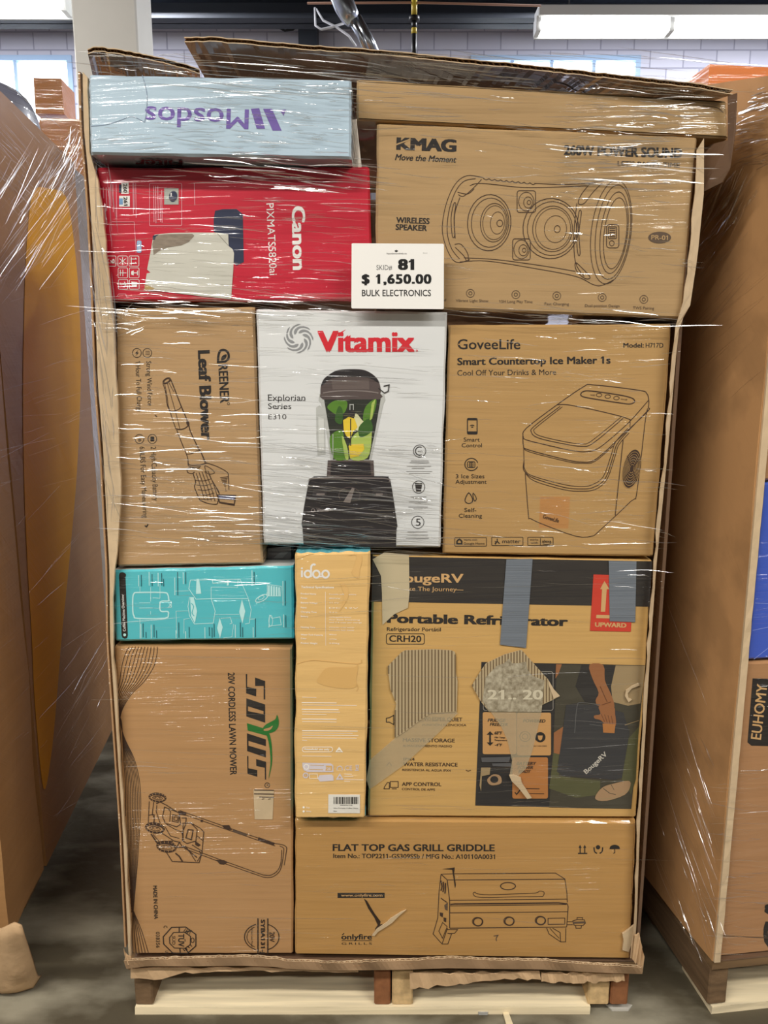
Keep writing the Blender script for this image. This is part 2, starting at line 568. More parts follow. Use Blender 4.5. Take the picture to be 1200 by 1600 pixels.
# ------------------------------------------------------------------ pallets and bulk boxes
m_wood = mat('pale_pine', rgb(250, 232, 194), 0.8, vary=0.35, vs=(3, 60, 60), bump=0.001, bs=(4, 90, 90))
m_wood_v = mat('pale_pine_lengthwise', rgb(222, 188, 136), 0.8, vary=0.35, vs=(60, 3, 60), bump=0.001, bs=(90, 4, 90))
m_wood_red = mat('reddish_pine', rgb(150, 98, 62), 0.8, vary=0.3, vs=(60, 3, 60))
m_wood_old = mat('weathered_pine', rgb(126, 100, 72), 0.85, vary=0.45, vs=(20, 3, 60), bump=0.002, bs=(60, 6, 60))
m_wood_dim = mat('shaded_pine', rgb(132, 104, 72), .85, vary=.4, vs=(4, 50, 50))  # darker copy: shade inside the pallet painted into the board colour
ANG = math.radians(7.1)
def frame(ox, oy, a=0.0):
    c, s_ = math.cos(a), math.sin(a)
    return lambda u, v, z: Vector((ox + u * c - v * s_, oy + u * s_ + v * c, z))
def pallet(T, u0, u1, depth, stringers, front_to, label, mats):
    base = T((u0 + u1) / 2, depth / 2, 0)
    t = thing('pallet', label, 'pallet', base, 'pallets on the concrete')
    nb = 5
    for k in range(nb):
        v0 = k * (depth - .12) / (nb - 1)
        e = front_to if k == 0 else u1
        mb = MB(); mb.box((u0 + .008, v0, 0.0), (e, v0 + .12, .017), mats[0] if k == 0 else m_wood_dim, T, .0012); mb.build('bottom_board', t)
    nt_ = 8
    for k in range(nt_):
        v0 = k * (depth - .1) / (nt_ - 1)
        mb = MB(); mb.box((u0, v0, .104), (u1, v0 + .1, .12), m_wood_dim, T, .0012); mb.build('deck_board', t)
    for (a, b, m) in stringers:
        mb = MB(); mb.rbox((a, .004, .0175), (b, depth - .004, .1035), m, T, .003); mb.build('stringer', t)
    return t
T0 = frame(0, 0.0)
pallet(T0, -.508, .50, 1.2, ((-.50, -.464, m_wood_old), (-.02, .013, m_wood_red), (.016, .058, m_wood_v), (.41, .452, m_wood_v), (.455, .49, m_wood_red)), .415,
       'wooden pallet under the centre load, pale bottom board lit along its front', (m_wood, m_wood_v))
OL, OR = (-.77, .05), (.651, 0.0)
TL_, TR_ = frame(*OL, ANG), frame(*OR, ANG)
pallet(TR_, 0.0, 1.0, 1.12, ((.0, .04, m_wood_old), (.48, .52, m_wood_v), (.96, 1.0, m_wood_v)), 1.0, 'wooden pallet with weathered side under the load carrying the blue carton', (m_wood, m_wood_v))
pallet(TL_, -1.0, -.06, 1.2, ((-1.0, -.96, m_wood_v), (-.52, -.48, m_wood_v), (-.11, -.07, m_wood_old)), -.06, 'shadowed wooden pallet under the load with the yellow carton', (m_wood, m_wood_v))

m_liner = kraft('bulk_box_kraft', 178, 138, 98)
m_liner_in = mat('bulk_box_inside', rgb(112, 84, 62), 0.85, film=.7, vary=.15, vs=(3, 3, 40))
m_cut = mat('cut_board_edge', rgb(214, 188, 152), 0.75, .6, (0, 1.57, 0), vary=0.1, vs=(60, 60, 60))
m_flute = mat('fluting_paper', rgb(150, 112, 76), 0.9)
def corr_edge(mb, edge, inward, nrm, depth, thick, liner_a, liner_b, flute=m_flute, pitch=.0095, back=True):
    """A sheet of corrugated board: two liners with a wave of fluting between them open along the cut edge.
    edge: points along the cut edge; inward: one far-side point for each; nrm: across the board."""
    edge = [Vector(p) for p in edge]; inward = [Vector(p) for p in inward]
    nrm = Vector(nrm).normalized()
    n = len(edge)
    V = []
    for p, q in zip(edge, inward):
        V += [p + nrm * thick / 2, q + nrm * thick / 2, p - nrm * thick / 2, q - nrm * thick / 2]
    mb.add(V, [(4 * i, 4 * i + 4, 4 * i + 5, 4 * i + 1) for i in range(n - 1)], liner_a)
    mb.add(V, [(4 * i + 2, 4 * i + 3, 4 * i + 7, 4 * i + 6) for i in range(n - 1)], liner_b)
    lip = .0012
    W = []
    for p, q in zip(edge, inward):
        d = (q - p).normalized() * .004
        for s_ in (1, -1):
            W += [p + nrm * s_ * thick / 2, p + nrm * s_ * (thick / 2 - lip), p + d + nrm * s_ * (thick / 2 - lip)]
    F = []
    for i in range(n - 1):
        a, b = 6 * i, 6 * i + 6
        F += [(a, b, b + 1, a + 1), (a + 1, b + 1, b + 2, a + 2), (a + 3, a + 4, b + 4, b + 3), (a + 4, a + 5, b + 5, b + 4)]
    mb.add(W, F, m_cut)
    # fluting wave
    Z, F, acc = [], [], 0.0
    tot = sum((edge[i + 1] - edge[i]).length for i in range(n - 1))
    k = max(2, int(tot / pitch * 2))
    for j in range(k + 1):
        s_ = j / k * tot
        i = 0
        while i < n - 2 and s_ > (edge[i + 1] - edge[i]).length:
            s_ -= (edge[i + 1] - edge[i]).length; i += 1
        f = s_ / max((edge[i + 1] - edge[i]).length, 1e-6)
        p = edge[i].lerp(edge[i + 1], f); q = inward[i].lerp(inward[i + 1], f)
        d = (q - p).normalized()
        o = nrm * (thick / 2 - lip * .5) * (1 if j % 2 else -1) * random.uniform(.8, 1)
        Z += [p + o, p + o + d * depth]
    mb.add(Z, [(2 * j, 2 * j + 2, 2 * j + 3, 2 * j + 1) for j in range(k)], flute)
    if back:
        B = []
        for p, q in zip(edge, inward):
            d = (q - p).normalized() * depth
            B += [p + d + nrm * thick / 2, p + d - nrm * thick / 2]
        mb.add(B, [(2 * i, 2 * i + 1, 2 * i + 3, 2 * i + 2) for i in range(n - 1)], flute)
def resample(pts, n):
    P = [Vector((*p, 0)) for p in pts]
    L = [0.0]
    for i in range(len(P) - 1): L.append(L[-1] + (P[i + 1] - P[i]).length)
    out = []
    for j in range(n):
        s_ = L[-1] * j / (n - 1)
        i = max(k for k in range(len(L)) if L[k] <= s_ + 1e-9)
        if i >= len(P) - 1: out.append((P[-1].x, P[-1].y)); continue
        f = (s_ - L[i]) / max(L[i + 1] - L[i], 1e-9)
        q = P[i].lerp(P[i + 1], f)
        out.append((q.x, q.y))
    return out

bulk = thing('bulk_box', 'cut-open brown bulk box around the centre load, torn corrugated rim at top and base', 'cardboard box', (0, .55, .12), 'bulk boxes')
# side, back and floor of the big box
LW = resample([(129, 112), (131, 200), (137, 262), (142, 330), (148, 450), (153, 600), (161, 700), (166, 800), (171, 890), (172, 1000), (182, 1150), (192, 1300), (200, 1480)], 40)
mb = MB(); V = []
for x, y in LW:
    p = at(x, y, -.010) + Vector((-.004, 0, 0))
    V += [p, p + Vector((0, 1.14, 0)), p + Vector((-.003, 1.14, 0)), p + Vector((-.003, 0, 0))]
mb.add(V, [(4 * i + e, 4 * i + 4 + e, 4 * i + 4 + (e + 1) % 4, 4 * i + (e + 1) % 4) for i in range(39) for e in range(4)] + [(0, 1, 2, 3), (159, 158, 157, 156)], m_liner)
mb.build('left_wall', bulk)
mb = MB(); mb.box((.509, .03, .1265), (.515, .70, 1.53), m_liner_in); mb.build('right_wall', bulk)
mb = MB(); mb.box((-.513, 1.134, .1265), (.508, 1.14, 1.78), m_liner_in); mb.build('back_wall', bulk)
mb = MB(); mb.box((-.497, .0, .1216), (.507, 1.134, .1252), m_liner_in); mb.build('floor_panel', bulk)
# cut front edges of the side walls
def strip(name, outer, inner, y0, y1, m, parent, n=60, jag=1.2, back=.006):
    o_ = resample(outer, n); i_ = resample(inner, n)
    mb = MB()
    V, F = [], []
    for k, (a, b) in enumerate(zip(o_, i_)):
        j = (random.uniform(-jag, jag), random.uniform(-jag, jag))
        V += [at(a[0], a[1], y0), at(b[0] + j[0], b[1] + j[1], y1), at(b[0] + j[0], b[1] + j[1], y1) + Vector((0, back, 0)), at(a[0], a[1], y0) + Vector((0, back, 0))]
    for k in range(n - 1):
        a, b = 4 * k, 4 * k + 4
        for e in range(4):
            F.append((a + e, b + e, b + (e + 1) % 4, a + (e + 1) % 4))
    F += [(0, 1, 2, 3), tuple(4 * (n - 1) + e for e in (3, 2, 1, 0))]
    mb.add(V, F, m)
    return mb.build(name, parent)
strip('left_edge', [(129, 112), (131, 200), (137, 262), (142, 330), (148, 450), (153, 600), (161, 700), (166, 800), (171, 890), (172, 1000), (182, 1150), (192, 1300), (201, 1495)],
      [(136, 120), (139, 240), (149, 265), (161, 330), (170, 440), (178, 500), (184, 640), (189, 760), (184, 850), (178, 890), (176, 1000), (186, 1150), (196, 1300), (205, 1495)], -.012, -.016, m_cut, bulk)
strip('right_edge', [(1100, 216), (1100, 300), (1090, 400), (1078, 480), (1062, 505), (1056, 560), (1044, 700), (1034, 800), (1026, 880), (1014, 1050), (1004, 1220), (1000, 1290), (995, 1440), (990, 1498)],
      [(1088, 236), (1086, 300), (1077, 400), (1068, 480), (1056, 505), (1051, 560), (1039, 700), (1029, 800), (1022, 880), (1009, 1050), (999, 1220), (995, 1290), (991, 1440), (985, 1498)], -.0125, -.019, m_cut, bulk, jag=1.6, back=.002)
# drooping lid panel over the cartons, its corrugated cut edge toward the aisle
def lid(name, pf, pb, yf, yb, n, thick=.007):
    f = resample(pf, n); b = resample(pb, n)
    E_ = [at(x, y + random.uniform(-.7, .7), yf) for x, y in f]
    I_ = [at(x, y, yb) for x, y in b]
    mb = MB()
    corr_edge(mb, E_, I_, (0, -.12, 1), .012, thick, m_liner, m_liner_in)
    return mb.build(name, bulk)
lid('lid_panel', [(288, 62), (330, 61), (400, 67), (480, 74), (600, 82), (700, 93), (800, 102), (900, 113), (1000, 124), (1090, 134), (1145, 144)],
    [(352, 176), (420, 178), (500, 181), (580, 184), (660, 187), (740, 190), (820, 194), (890, 198), (935, 202), (965, 205)], -.024, .45, 90)
lid('lid_corner', [(137, 80), (150, 76), (180, 80), (210, 85), (250, 93), (290, 104), (312, 112)],
    [(150, 140), (165, 142), (185, 144), (215, 146), (255, 148), (292, 150), (316, 152)], -.05, .20, 40)
# turned-down right corner of the lid, dark underside
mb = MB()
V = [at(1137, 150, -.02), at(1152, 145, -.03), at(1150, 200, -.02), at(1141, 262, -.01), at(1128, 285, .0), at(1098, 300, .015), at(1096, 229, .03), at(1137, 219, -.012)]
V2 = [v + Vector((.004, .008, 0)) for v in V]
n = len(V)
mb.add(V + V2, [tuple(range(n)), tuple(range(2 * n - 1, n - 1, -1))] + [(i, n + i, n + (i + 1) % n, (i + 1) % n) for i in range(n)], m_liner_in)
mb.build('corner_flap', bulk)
m_lipk = mat('tray_kraft', rgb(158, 128, 96), .85, vary=.25, vs=(14, 14, 30))
# front lip of the tray folded over the pallet
def lip(name, top, bot, yf, n, thick=.006, nrm=(0, -1, 0)):
    t_ = resample(top, n); b_ = resample(bot, n)
    E_ = [at(x + random.uniform(-.5, .5), y + random.uniform(-.8, .8), yf + .008 * noise.noise((x * .02, 0, 3))) for x, y in t_]
    I_ = [at(x, y, yf + .006 * noise.noise((x * .03, 5, 3))) for x, y in b_]
    mb = MB()
    corr_edge(mb, E_, I_, nrm, .008, thick, m_lipk, m_liner_in, pitch=.011)
    return mb.build(name, bulk)
lip('tray_lip', [(194, 1499), (230, 1498), (300, 1495), (380, 1493), (430, 1496), (450, 1500), (520, 1503), (640, 1499), (700, 1495), (760, 1498), (850, 1499), (900, 1504), (960, 1507), (1002, 1509)],
    [(198, 1512), (230, 1508), (300, 1508), (380, 1507), (430, 1509), (450, 1512), (520, 1515), (640, 1513), (700, 1511), (760, 1512), (850, 1513), (900, 1516), (960, 1519), (1003, 1520)], -.022, 110)
def ribbon(name, top, bot, y, m, parent, n=30, thick=.003, wav=.006):
    t_ = resample(top, n); b_ = resample(bot, n)
    V, F = [], []
    for k, (a, b) in enumerate(zip(t_, b_)):
        o1 = Vector((0, wav * noise.noise((k * .4, 1, 2)), 0)); o2 = Vector((0, wav * noise.noise((k * .4, 7, 2)), 0))
        p, q = at(a[0], a[1], y) + o1, at(b[0], b[1] + random.uniform(-1.2, 1.2), y) + o2
        V += [p, q, q + Vector((0, thick, 0)), p + Vector((0, thick, 0))]
    for k in range(n - 1):
        a, b = 4 * k, 4 * k + 4
        for e in range(4): F.append((a + e, b + e, b + (e + 1) % 4, a + (e + 1) % 4))
    F += [(0, 1, 2, 3), tuple(4 * (n - 1) + e for e in (3, 2, 1, 0))]
    mb = MB(); mb.add(V, F, m)
    return mb.build(name, parent)
m_torn = mat('torn_kraft', rgb(206, 172, 132), 0.85, vary=0.2, vs=(20, 20, 20), bump=.002, bs=(40, 40, 40))
ribbon('torn_strip', [(640, 1520), (720, 1521), (800, 1520), (843, 1518)], [(641, 1546), (700, 1540), (780, 1531), (845, 1529)], -.012, m_torn, bulk)
ribbon('torn_strip', [(846, 1521), (900, 1521), (975, 1522)], [(846, 1534), (900, 1536), (976, 1533)], -.014, m_torn, bulk)
ribbon('torn_strip', [(204, 1513), (260, 1513), (330, 1513), (420, 1513), (560, 1516)], [(204, 1528), (240, 1530), (290, 1521), (360, 1517), (560, 1519)], -.012, m_torn, bulk)
ribbon('torn_corner', [(992, 1462), (999, 1458), (1003, 1480), (1007, 1496)], [(988, 1500), (996, 1508), (1002, 1516), (1004, 1520)], -.02, m_torn, bulk, 16)
ribbon('torn_corner', [(193, 1483), (196, 1492), (204, 1497)], [(198, 1512), (200, 1508), (206, 1506)], -.024, m_torn, bulk, 8)

# ------------------------------------------------------------------ cartons
K_TAN = kraft('kraft_tan', 178, 146, 102)
K_WARM = kraft('kraft_warm', 196, 152, 104)
K_BROWN = kraft('kraft_brown', 184, 149, 106)
K_DARKER = kraft('kraft_red_brown', 186, 142, 94)
K_GRID = kraft('kraft_griddle', 188, 143, 82)
BLACK = ink('black_print', 34, 29, 27)
BROWNINK = ink('brown_print', 62, 42, 30)
GREYINK = ink('grey_print', 92, 74, 58)
WHITEP = ink('white_print', 232, 230, 226)
RED_B = mat('red_carton', rgb(196, 26, 52), 0.5, 1.0, vary=.08)
def carton(name, label, quad, yf, depth, mfront, mside=None, mtop=None, group='cartons stacked on the centre pallet', crush=1.0, plane=None):
    """A carton from the four corners of its front face; returns the thing, its mesh builder and a printer on the front."""
    pl = plane or front(yf)
    n = pl.n
    c = [pl.at(*q) for q in quad]            # TL TR BR BL
    mside = mside or mfront
    mtop = mtop or mside
    base = (c[2] + c[3]) / 2 - n * (depth / 2)
    t = thing(name, label, 'box', base, group)
    mb = MB()
    W = (c[1] - c[0]).length; H = (c[3] - c[0]).length
    r = .0035
    us = [0, r / W] + [k / 24 for k in range(1, 24)] + [1 - r / W, 1]
    vs = [0, r / H] + [k / 24 for k in range(1, 24)] + [1 - r / H, 1]
    def bil(u, v):
        return c[0].lerp(c[1], u).lerp(c[3].lerp(c[2], u), v)
    ex = (c[1] - c[0]).normalized(); ez = (c[0] - c[3]).normalized()
    V, idx = [], {}
    sd = random.uniform(0, 90)
    for j, v in enumerate(vs):
        for i, u in enumerate(us):
            p = bil(u, v)
            eu = i in (0, len(us) - 1); ev = j in (0, len(vs) - 1)
            if eu or ev:
                p = p - n * r
                if eu and not ev: p = p + ex * (.0014 * crush * noise.noise((v * 9, sd, i)))
                if ev and not eu: p = p + ez * (.0014 * crush * noise.noise((u * 9, sd + 3, j)))
                if eu and ev: p = p - n * .003 * crush
            idx[i, j] = len(V); V.append(p)
    nu, nv = len(us), len(vs)
    mb.add(V, [(idx[i, j], idx[i, j + 1], idx[i + 1, j + 1], idx[i + 1, j]) for j in range(nv - 1) for i in range(nu - 1)], mfront)
    top = [V[idx[i, 0]] for i in range(nu)]; bot = [V[idx[i, nv - 1]] for i in range(nu)]
    lef = [V[idx[0, j]] for j in range(nv)]; rig = [V[idx[nu - 1, j]] for j in range(nv)]
    for loop, m in ((top, mtop), (bot, mside), (lef, mside), (rig, mside)):
        a, b = loop[0], loop[-1]
        L = []
        for k, p in enumerate(loop):
            f = (p - a).length / max((b - a).length, 1e-6)
            L += [p, a.lerp(b, min(f, 1)) - n * (depth - r)]
        mb.add(L, [(2 * k, 2 * k + 1, 2 * k + 3, 2 * k + 2) for k in range(len(loop) - 1)], m)
    bk = [p - n * depth for p in c]
    mb.add(bk, [(0, 1, 2, 3)], mside)
    return t, mb, Ink(mb, pl)
def part_print(pl):
    mb = MB()
    return mb, Ink(mb, pl)
def sheet_part(name, parent, pl, pts, m, layer0=1.5, thick=.0006, label=None):
    """A thin label or strip lying on a face (outline in the face's plane)."""
    a = [pl.at(p[0], p[1], layer0) for p in pts]
    b = [q + pl.n * thick for q in a]
    n = len(pts)
    mb = MB()
    mb.add(a + b, [tuple(range(n)), tuple(range(2 * n - 1, n - 1, -1))] + [(i, (i + 1) % n, n + (i + 1) % n, n + i) for i in range(n)], m)
    i = Ink(mb, pl); i.layer = layer0 + thick / .00035 + .8
    def done():
        o = mb.build(name, parent)
        if label: o['label'] = label
        return o
    return i, done

# --- pale blue carton, upside down
LILAC = ink('lilac_print', 112, 92, 165)
PALE = mat('pale_blue_board', rgb(178, 200, 216), 0.6, 1.0, (0, .05, 0))
PLUM = ink('plum_print', 52, 34, 40)
PALE_SEAM = ink('pale_seam', 120, 138, 160)
t, mb, k = carton('carton', 'pale blue carton upside down with lilac lettering, topmost above the red carton', [(138, 116), (549, 125), (549, 248), (141, 241)], -.045, .34, PALE)
k.text('Mosdos', (389, 171), (227, 166), 31, LILAC, .012)
k.poly([(392, 170), (405, 169), (414, 201), (401, 201)], LILAC)
k.poly([(411, 170), (425, 170), (440, 204), (426, 204)], LILAC)
k.poly([(437, 172), (447, 171), (443, 181)], LILAC)
k.stroke([(222, 117), (226, 130), (230, 150), (229, 172), (226, 191)], 1.0, PALE_SEAM, sm=4)
k.stroke([(142, 197), (165, 195), (188, 188), (206, 182), (226, 191)], 1.0, PALE_SEAM, sm=4)
under = Plane((0, 0, k.pl.at(345, 245).z - .0002), (0, 0, -1))
u = Ink(mb, under)
u.text('Filter', (285, 251), (212, 249), 11, PLUM, .03)
mb.build('body', t)

# --- plain long carton under the lid
TAPE_CLEAR = mat('packing_tape', rgb(176, 132, 80), 0.25, .5, vary=.08)
t, mb, k = carton('carton', 'long plain brown carton lying across the speaker carton under the lid', [(557, 124), (1136, 157), (1138, 216), (557, 188)], .0, .40, K_TAN)
k.stroke([(1098, 165), (1120, 168), (1130, 176)], 1, GREYINK, sm=4)
mb.build('body', t)

# --- speaker carton
t, mb, k = carton('carton', 'brown carton printed with a long wireless speaker drawing', [(589, 193), (1090, 214), (1066, 498), (586, 479)], -.01, .38, K_TAN)
k.text('KMAG', (619, 234), (713, 237.5), 19.5, BLACK, .055)
k.stroke([(619, 226), (640, 218)], 2.2, K_TAN)
k.text('Move the Moment', (617, 250), (713, 254), 9.5, BLACK, .02, .25)
k.text('260W POWER SOUND', (881, 242), (1066, 247), 15.5, BLACK, .045)
k.text("LET'S PARTY TIME", (965, 259), (1062, 262), 7.5, BLACK, .01)
k.text('WIRELESS', (619, 348), (671, 350), 9, BLACK, .03)
k.text('SPEAKER', (618, 359), (667, 361), 9, BLACK, .03)
c = k.crop(560, 180, .45833)
c.disc(1027, 417, 39, 20, GREYINK)
c.layer = 2
c.text('PR-01', (998, 424), (1055, 426), 16, K_TAN, .02)
c.layer = 1
S = lambda p, w=1.0, cl=False, m=BROWNINK: c.stroke(p, w, m, cl, sm=5)
S([(425, 212), (370, 206), (330, 235), (300, 300), (286, 380), (296, 440), (320, 490), (345, 502), (380, 492)])
S([(400, 216), (360, 225), (330, 262), (308, 330), (303, 400), (318, 455), (345, 490)])
S([(345, 500), (440, 497), (600, 522), (740, 549), (800, 577), (830, 580), (872, 560)])
S([(360, 486), (470, 492), (620, 512), (740, 532)])
for i in range(9):
    x = 425 + i * 20
    S([(x, 214 + i * 2), (x + 10, 220 + i * 2), (x + 20, 216 + i * 2)])
S([(600, 232), (700, 236), (790, 230), (860, 220), (900, 226)])
S([(380, 240), (420, 232), (560, 246), (700, 244), (780, 240)])
S([(340, 270), (360, 275), (400, 240), (420, 218)]); S([(338, 262), (372, 268), (395, 250)])
S([(328, 440), (350, 440), (372, 470), (375, 498)]); S([(330, 450), (360, 480), (368, 497)])
S([(346, 280), (328, 340), (330, 420)]); S([(325, 302), (316, 350), (320, 410), (328, 410), (326, 350), (332, 304)], cl=True)
for (x, y, rx, ry, w) in ((446, 366, 74, 96, 1.1), (449, 366, 64, 84, .9), (462, 366, 46, 66, .9), (464, 366, 40, 58, .7), (474, 367, 24, 38, .7), (482, 368, 10, 11, .9)):
    c.ring(x, y, rx, ry, w, BROWNINK, 4)
for (x, y, rx, ry, w) in ((656, 386, 95, 103, 1.1), (660, 386, 84, 92, .9), (662, 387, 68, 78, .9), (664, 387, 60, 70, .7), (672, 388, 38, 46, .7), (678, 388, 10, 12, .9)):
    c.ring(x, y, rx, ry, w, BROWNINK, 4)
for (x0, y0, x1, y1) in ((541, 257, 604, 331), (526, 421, 586, 493)):
    c.rrect(x0, y0, x1, y1, 8, 1.0, BROWNINK)
    cx, cy = (x0 + x1) / 2, (y0 + y1) / 2
    c.ring(cx, cy, 26, 32, .8, BROWNINK); c.ring(cx + 6, cy + 3, 15, 19, .8, BROWNINK); c.ring(cx + 9, cy + 3, 6, 7, .8, BROWNINK)
for (x, y, rx, ry) in ((862, 398, 68, 178), (868, 398, 58, 162), (872, 400, 46, 140), (876, 402, 38, 122)):
    c.ring(x, y, rx, ry, .9, BROWNINK, 7, 40)
S([(790, 232), (760, 270), (750, 300), (770, 300), (800, 262), (830, 232)])
S([(745, 300), (735, 400), (740, 500), (770, 550)]); S([(752, 330), (744, 400), (748, 470), (756, 470), (752, 400), (760, 332)], cl=True)
S([(740, 502), (762, 520), (790, 552), (772, 556), (744, 530)], cl=True)
c.rrect(846, 372, 888, 452, 10, 1.0, BROWNINK)
c.rrect(852, 380, 880, 420, 3, 1.0, BROWNINK)
for i in range(5): c.rect(856, 384 + i * 7, 876, 387 + i * 7, BROWNINK)
c.ring(864, 436, 8, 9, .9, BROWNINK)
for (x, y, cap, x0, x1, yb) in ((735, 458, 'Vibrant Light Show', 712, 763, 472), (806, 460, '15H Long Play Time', 780, 832, 473.5), (870, 462, 'Fast Charging', 851, 889, 477), (941, 464.5, 'Dual-position Design', 914, 968, 480), (1006, 467.5, 'TWS Pairing', 989, 1022, 483.5)):
    k.ring(x, y, 6.2, 6.2, .8, GREYINK, n=20)
    k.ring(x, y, 2.6, 2.6, .9, GREYINK, n=12)
    k.text(cap, (x0, yb - .6), (x1, yb), 4.2, GREYINK)
k.text('Surround Sound', (655, 469), (697, 470.5), 4.2, GREYINK)
mb.build('body', t)
# --- red printer carton
SLATE = ink('slate_print', 44, 50, 74)
PINKW = ink('pale_pink_print', 226, 160, 172)
t, mb, k = carton('carton', 'red carton lying on its side with a torn grey patch, below the pale blue carton', [(150, 262), (577, 261), (583, 470), (170, 471)], .0, .36, RED_B)
# letters of the logo: heavy rounded serif capitals set sideways
k.text('Canon', (456, 322), (457.5, 422), 20.5, WHITEP, .035)
k.text('PIXMATS5820ai', (416, 318), (421.5, 430), 11.5, WHITEP, .0)
c = k.crop(140, 260, .21667)
c.poly([(905, 320), (960, 308), (1060, 308), (1105, 345), (1112, 690), (1060, 716), (1040, 700), (1000, 640), (920, 480), (895, 470), (895, 380)], SLATE)
c.rect(228, 118, 282, 198, WHITEP); c.rect(213, 212, 290, 290, WHITEP)
c.rect(212, 130, 230, 190, SLATE); c.rect(213, 230, 240, 276, ink('sky_print', 120, 160, 200))
c.layer = 2
c.text('260', (243, 126), (245, 190), 26, BLACK, .03); c.text('261', (245, 220), (248, 283), 26, BLACK, .03)
c.layer = 1
for x, y0, y1 in ((150, 130, 290), (168, 130, 330), (192, 130, 370), (318, 120, 300), (332, 120, 370), (312, 120, 340), (98, 150, 230), (120, 150, 320), (140, 150, 290), (755, 120, 280)):
    c.stroke([(x, y0), (x + 4, y1)], .9, PINKW)
c.rrect(432, 122, 664, 428, 8, .8, PINKW)
c.rect(538, 158, 642, 275, ink('stone_print', 165, 168, 160)); c.layer = 2; c.disc(602, 216, 30, 40, SLATE, 10); c.rect(584, 190, 592, 215, WHITEP); c.layer = 1
for x, y0, y1 in ((462, 140, 400), (476, 140, 410), (492, 140, 380), (508, 200, 400), (520, 170, 405)):
    c.stroke([(x, y0), (x + 3, y1)], 1.0, PINKW)
for (x0, y0, x1, y1) in ((284, 646, 355, 720), (204, 646, 272, 720), (124, 646, 190, 720), (286, 732, 356, 804), (206, 732, 274, 804), (288, 816, 357, 886), (208, 816, 276, 886)):
    c.rrect(x0, y0, x1, y1, 8, .8, WHITEP)
c.text('9', (150, 668), (151, 700), 30, WHITEP, .02); c.text('kg', (130, 668), (130, 700), 12, WHITEP)
c.lines([[(295, 668), (340, 668)], [(295, 698), (340, 698)], [(300, 655), (300, 712)], [(335, 668), (330, 660)], [(335, 698), (330, 690)]], 1.2, WHITEP)
c.poly([(300, 758), (318, 750), (318, 786), (300, 780)], WHITEP); c.lines([[(318, 768), (345, 768)], [(345, 752), (345, 784)]], 1.2, WHITEP)
c.lines([[(215, 768), (265, 768)], [(240, 745), (240, 792)], [(222, 745), (222, 790)]], 1.0, WHITEP)
c.lines([[(215, 665), (262, 700)], [(215, 700), (262, 665)], [(238, 655), (238, 712)]], 1.0, WHITEP)
c.poly([(300, 830), (345, 835), (340, 868), (305, 868)], WHITEP); c.lines([[(216, 850), (268, 850)], [(250, 832), (262, 850), (250, 870)]], 1.2, WHITEP)
c.rrect(340, 535, 374, 622, 10, 0, ink('pale_blue_print', 150, 180, 215), True); c.layer = 2; c.text('CA EN', (350, 545), (352, 612), 14, WHITEP); c.layer = 1
c.stroke([(160, 400), (322, 400), (335, 625)], .7, PINKW)
c.stroke([(195, 940), (210, 920), (260, 920), (270, 945)], .8, PINKW)
mb.build('body', t)
m_tornlabel = mat('torn_grey_label', rgb(206, 204, 192), .7, 1.0, vary=.07, vs=(20, 20, 20))
pts = [(470, 492), (520, 486), (600, 480), (760, 477), (920, 478), (1000, 490), (1003, 575), (1030, 596), (1042, 625), (1035, 760), (1020, 955), (800, 935), (560, 905), (395, 893), (402, 840), (413, 772), (440, 766), (415, 744), (440, 620), (455, 530)]
pl0 = front(.0)
i, done = sheet_part('torn_patch', t, pl0, [(140 + x * .21667, 260 + y * .21667) for x, y in pts], m_tornlabel, label='torn grey paper patch')
ci = i.crop(140, 260, .21667)
ci.poly([(470, 498), (560, 488), (740, 486), (755, 500), (715, 545), (660, 570), (560, 585), (500, 610), (462, 640), (452, 560)], mat('torn_brown_ply', rgb(150, 136, 120), .8, 1.0, vary=.3, vs=(60, 60, 200)))
ci.poly([(455, 500), (500, 490), (478, 506), (472, 528), (456, 530)], SLATE)
ci.stroke([(920, 482), (1000, 570)], .8, ink('grey_fold', 140, 138, 128))
ci.poly([(400, 850), (470, 880), (440, 895), (396, 892)], mat('glue_stain', rgb(178, 150, 96), .6, 1.0))
done()

# --- leaf blower carton
t, mb, k = carton('carton', 'brown carton printed sideways with a leaf blower drawing', [(180, 482), (397, 480), (411, 881), (183, 885)], .0, .36, K_BROWN)
k.text('REENER', (341, 569.5), (344, 630), 14.5, BLACK, .03)
c = k.crop(160, 470, .2625)
c.stroke(smooth_line([(688, 370), (690, 330), (700, 300), (722, 292), (745, 305), (752, 330), (746, 352)], 5), 3.6, BLACK)
c.stroke([(688, 372), (690, 330)], 3.4, BLACK); c.stroke([(682, 366), (730, 362), (746, 350)], 3.2, BLACK)
c.poly(smooth_line([(708, 356), (712, 330), (738, 318), (734, 342)], 4, True), BLACK)
c.ring(750, 612, 7, 7, .7, BLACK, n=14)
k.text('Leaf Blower', (309, 547.5), (314.5, 688), 18.5, BLACK, .045)
k.text('Strong Wind Force', (228.5, 564.5), (231, 634), 7.6, BLACK)
k.text('1 Hour To Full Charge', (211.5, 564.5), (214.5, 643.5), 7.6, BLACK)
k.text('2 High Capacity Battery', (235.5, 698), (239.5, 782.5), 8, BLACK)
k.text('6.8LBS For Easy Maneuvering', (218, 698), (223.5, 809), 8, BLACK)
for (x, y) in ((267, 310), (205, 310), (297, 822), (220, 822)):
    c.ring(x, y, 26, 27, .9, BLACK)
c.poly([(215, 290), (195, 312), (206, 314), (197, 330), (216, 308), (205, 306)], BLACK)
c.rect(286, 808, 308, 836, BLACK); c.text('LB', (214, 806), (214, 838), 16, BLACK); c.lines([[(256, 300), (282, 300)], [(256, 310), (284, 310)], [(256, 320), (282, 320)]], .8, BLACK)
c.stroke([(252, 1338), (262, 1345), (272, 1330)], 2, BLACK)
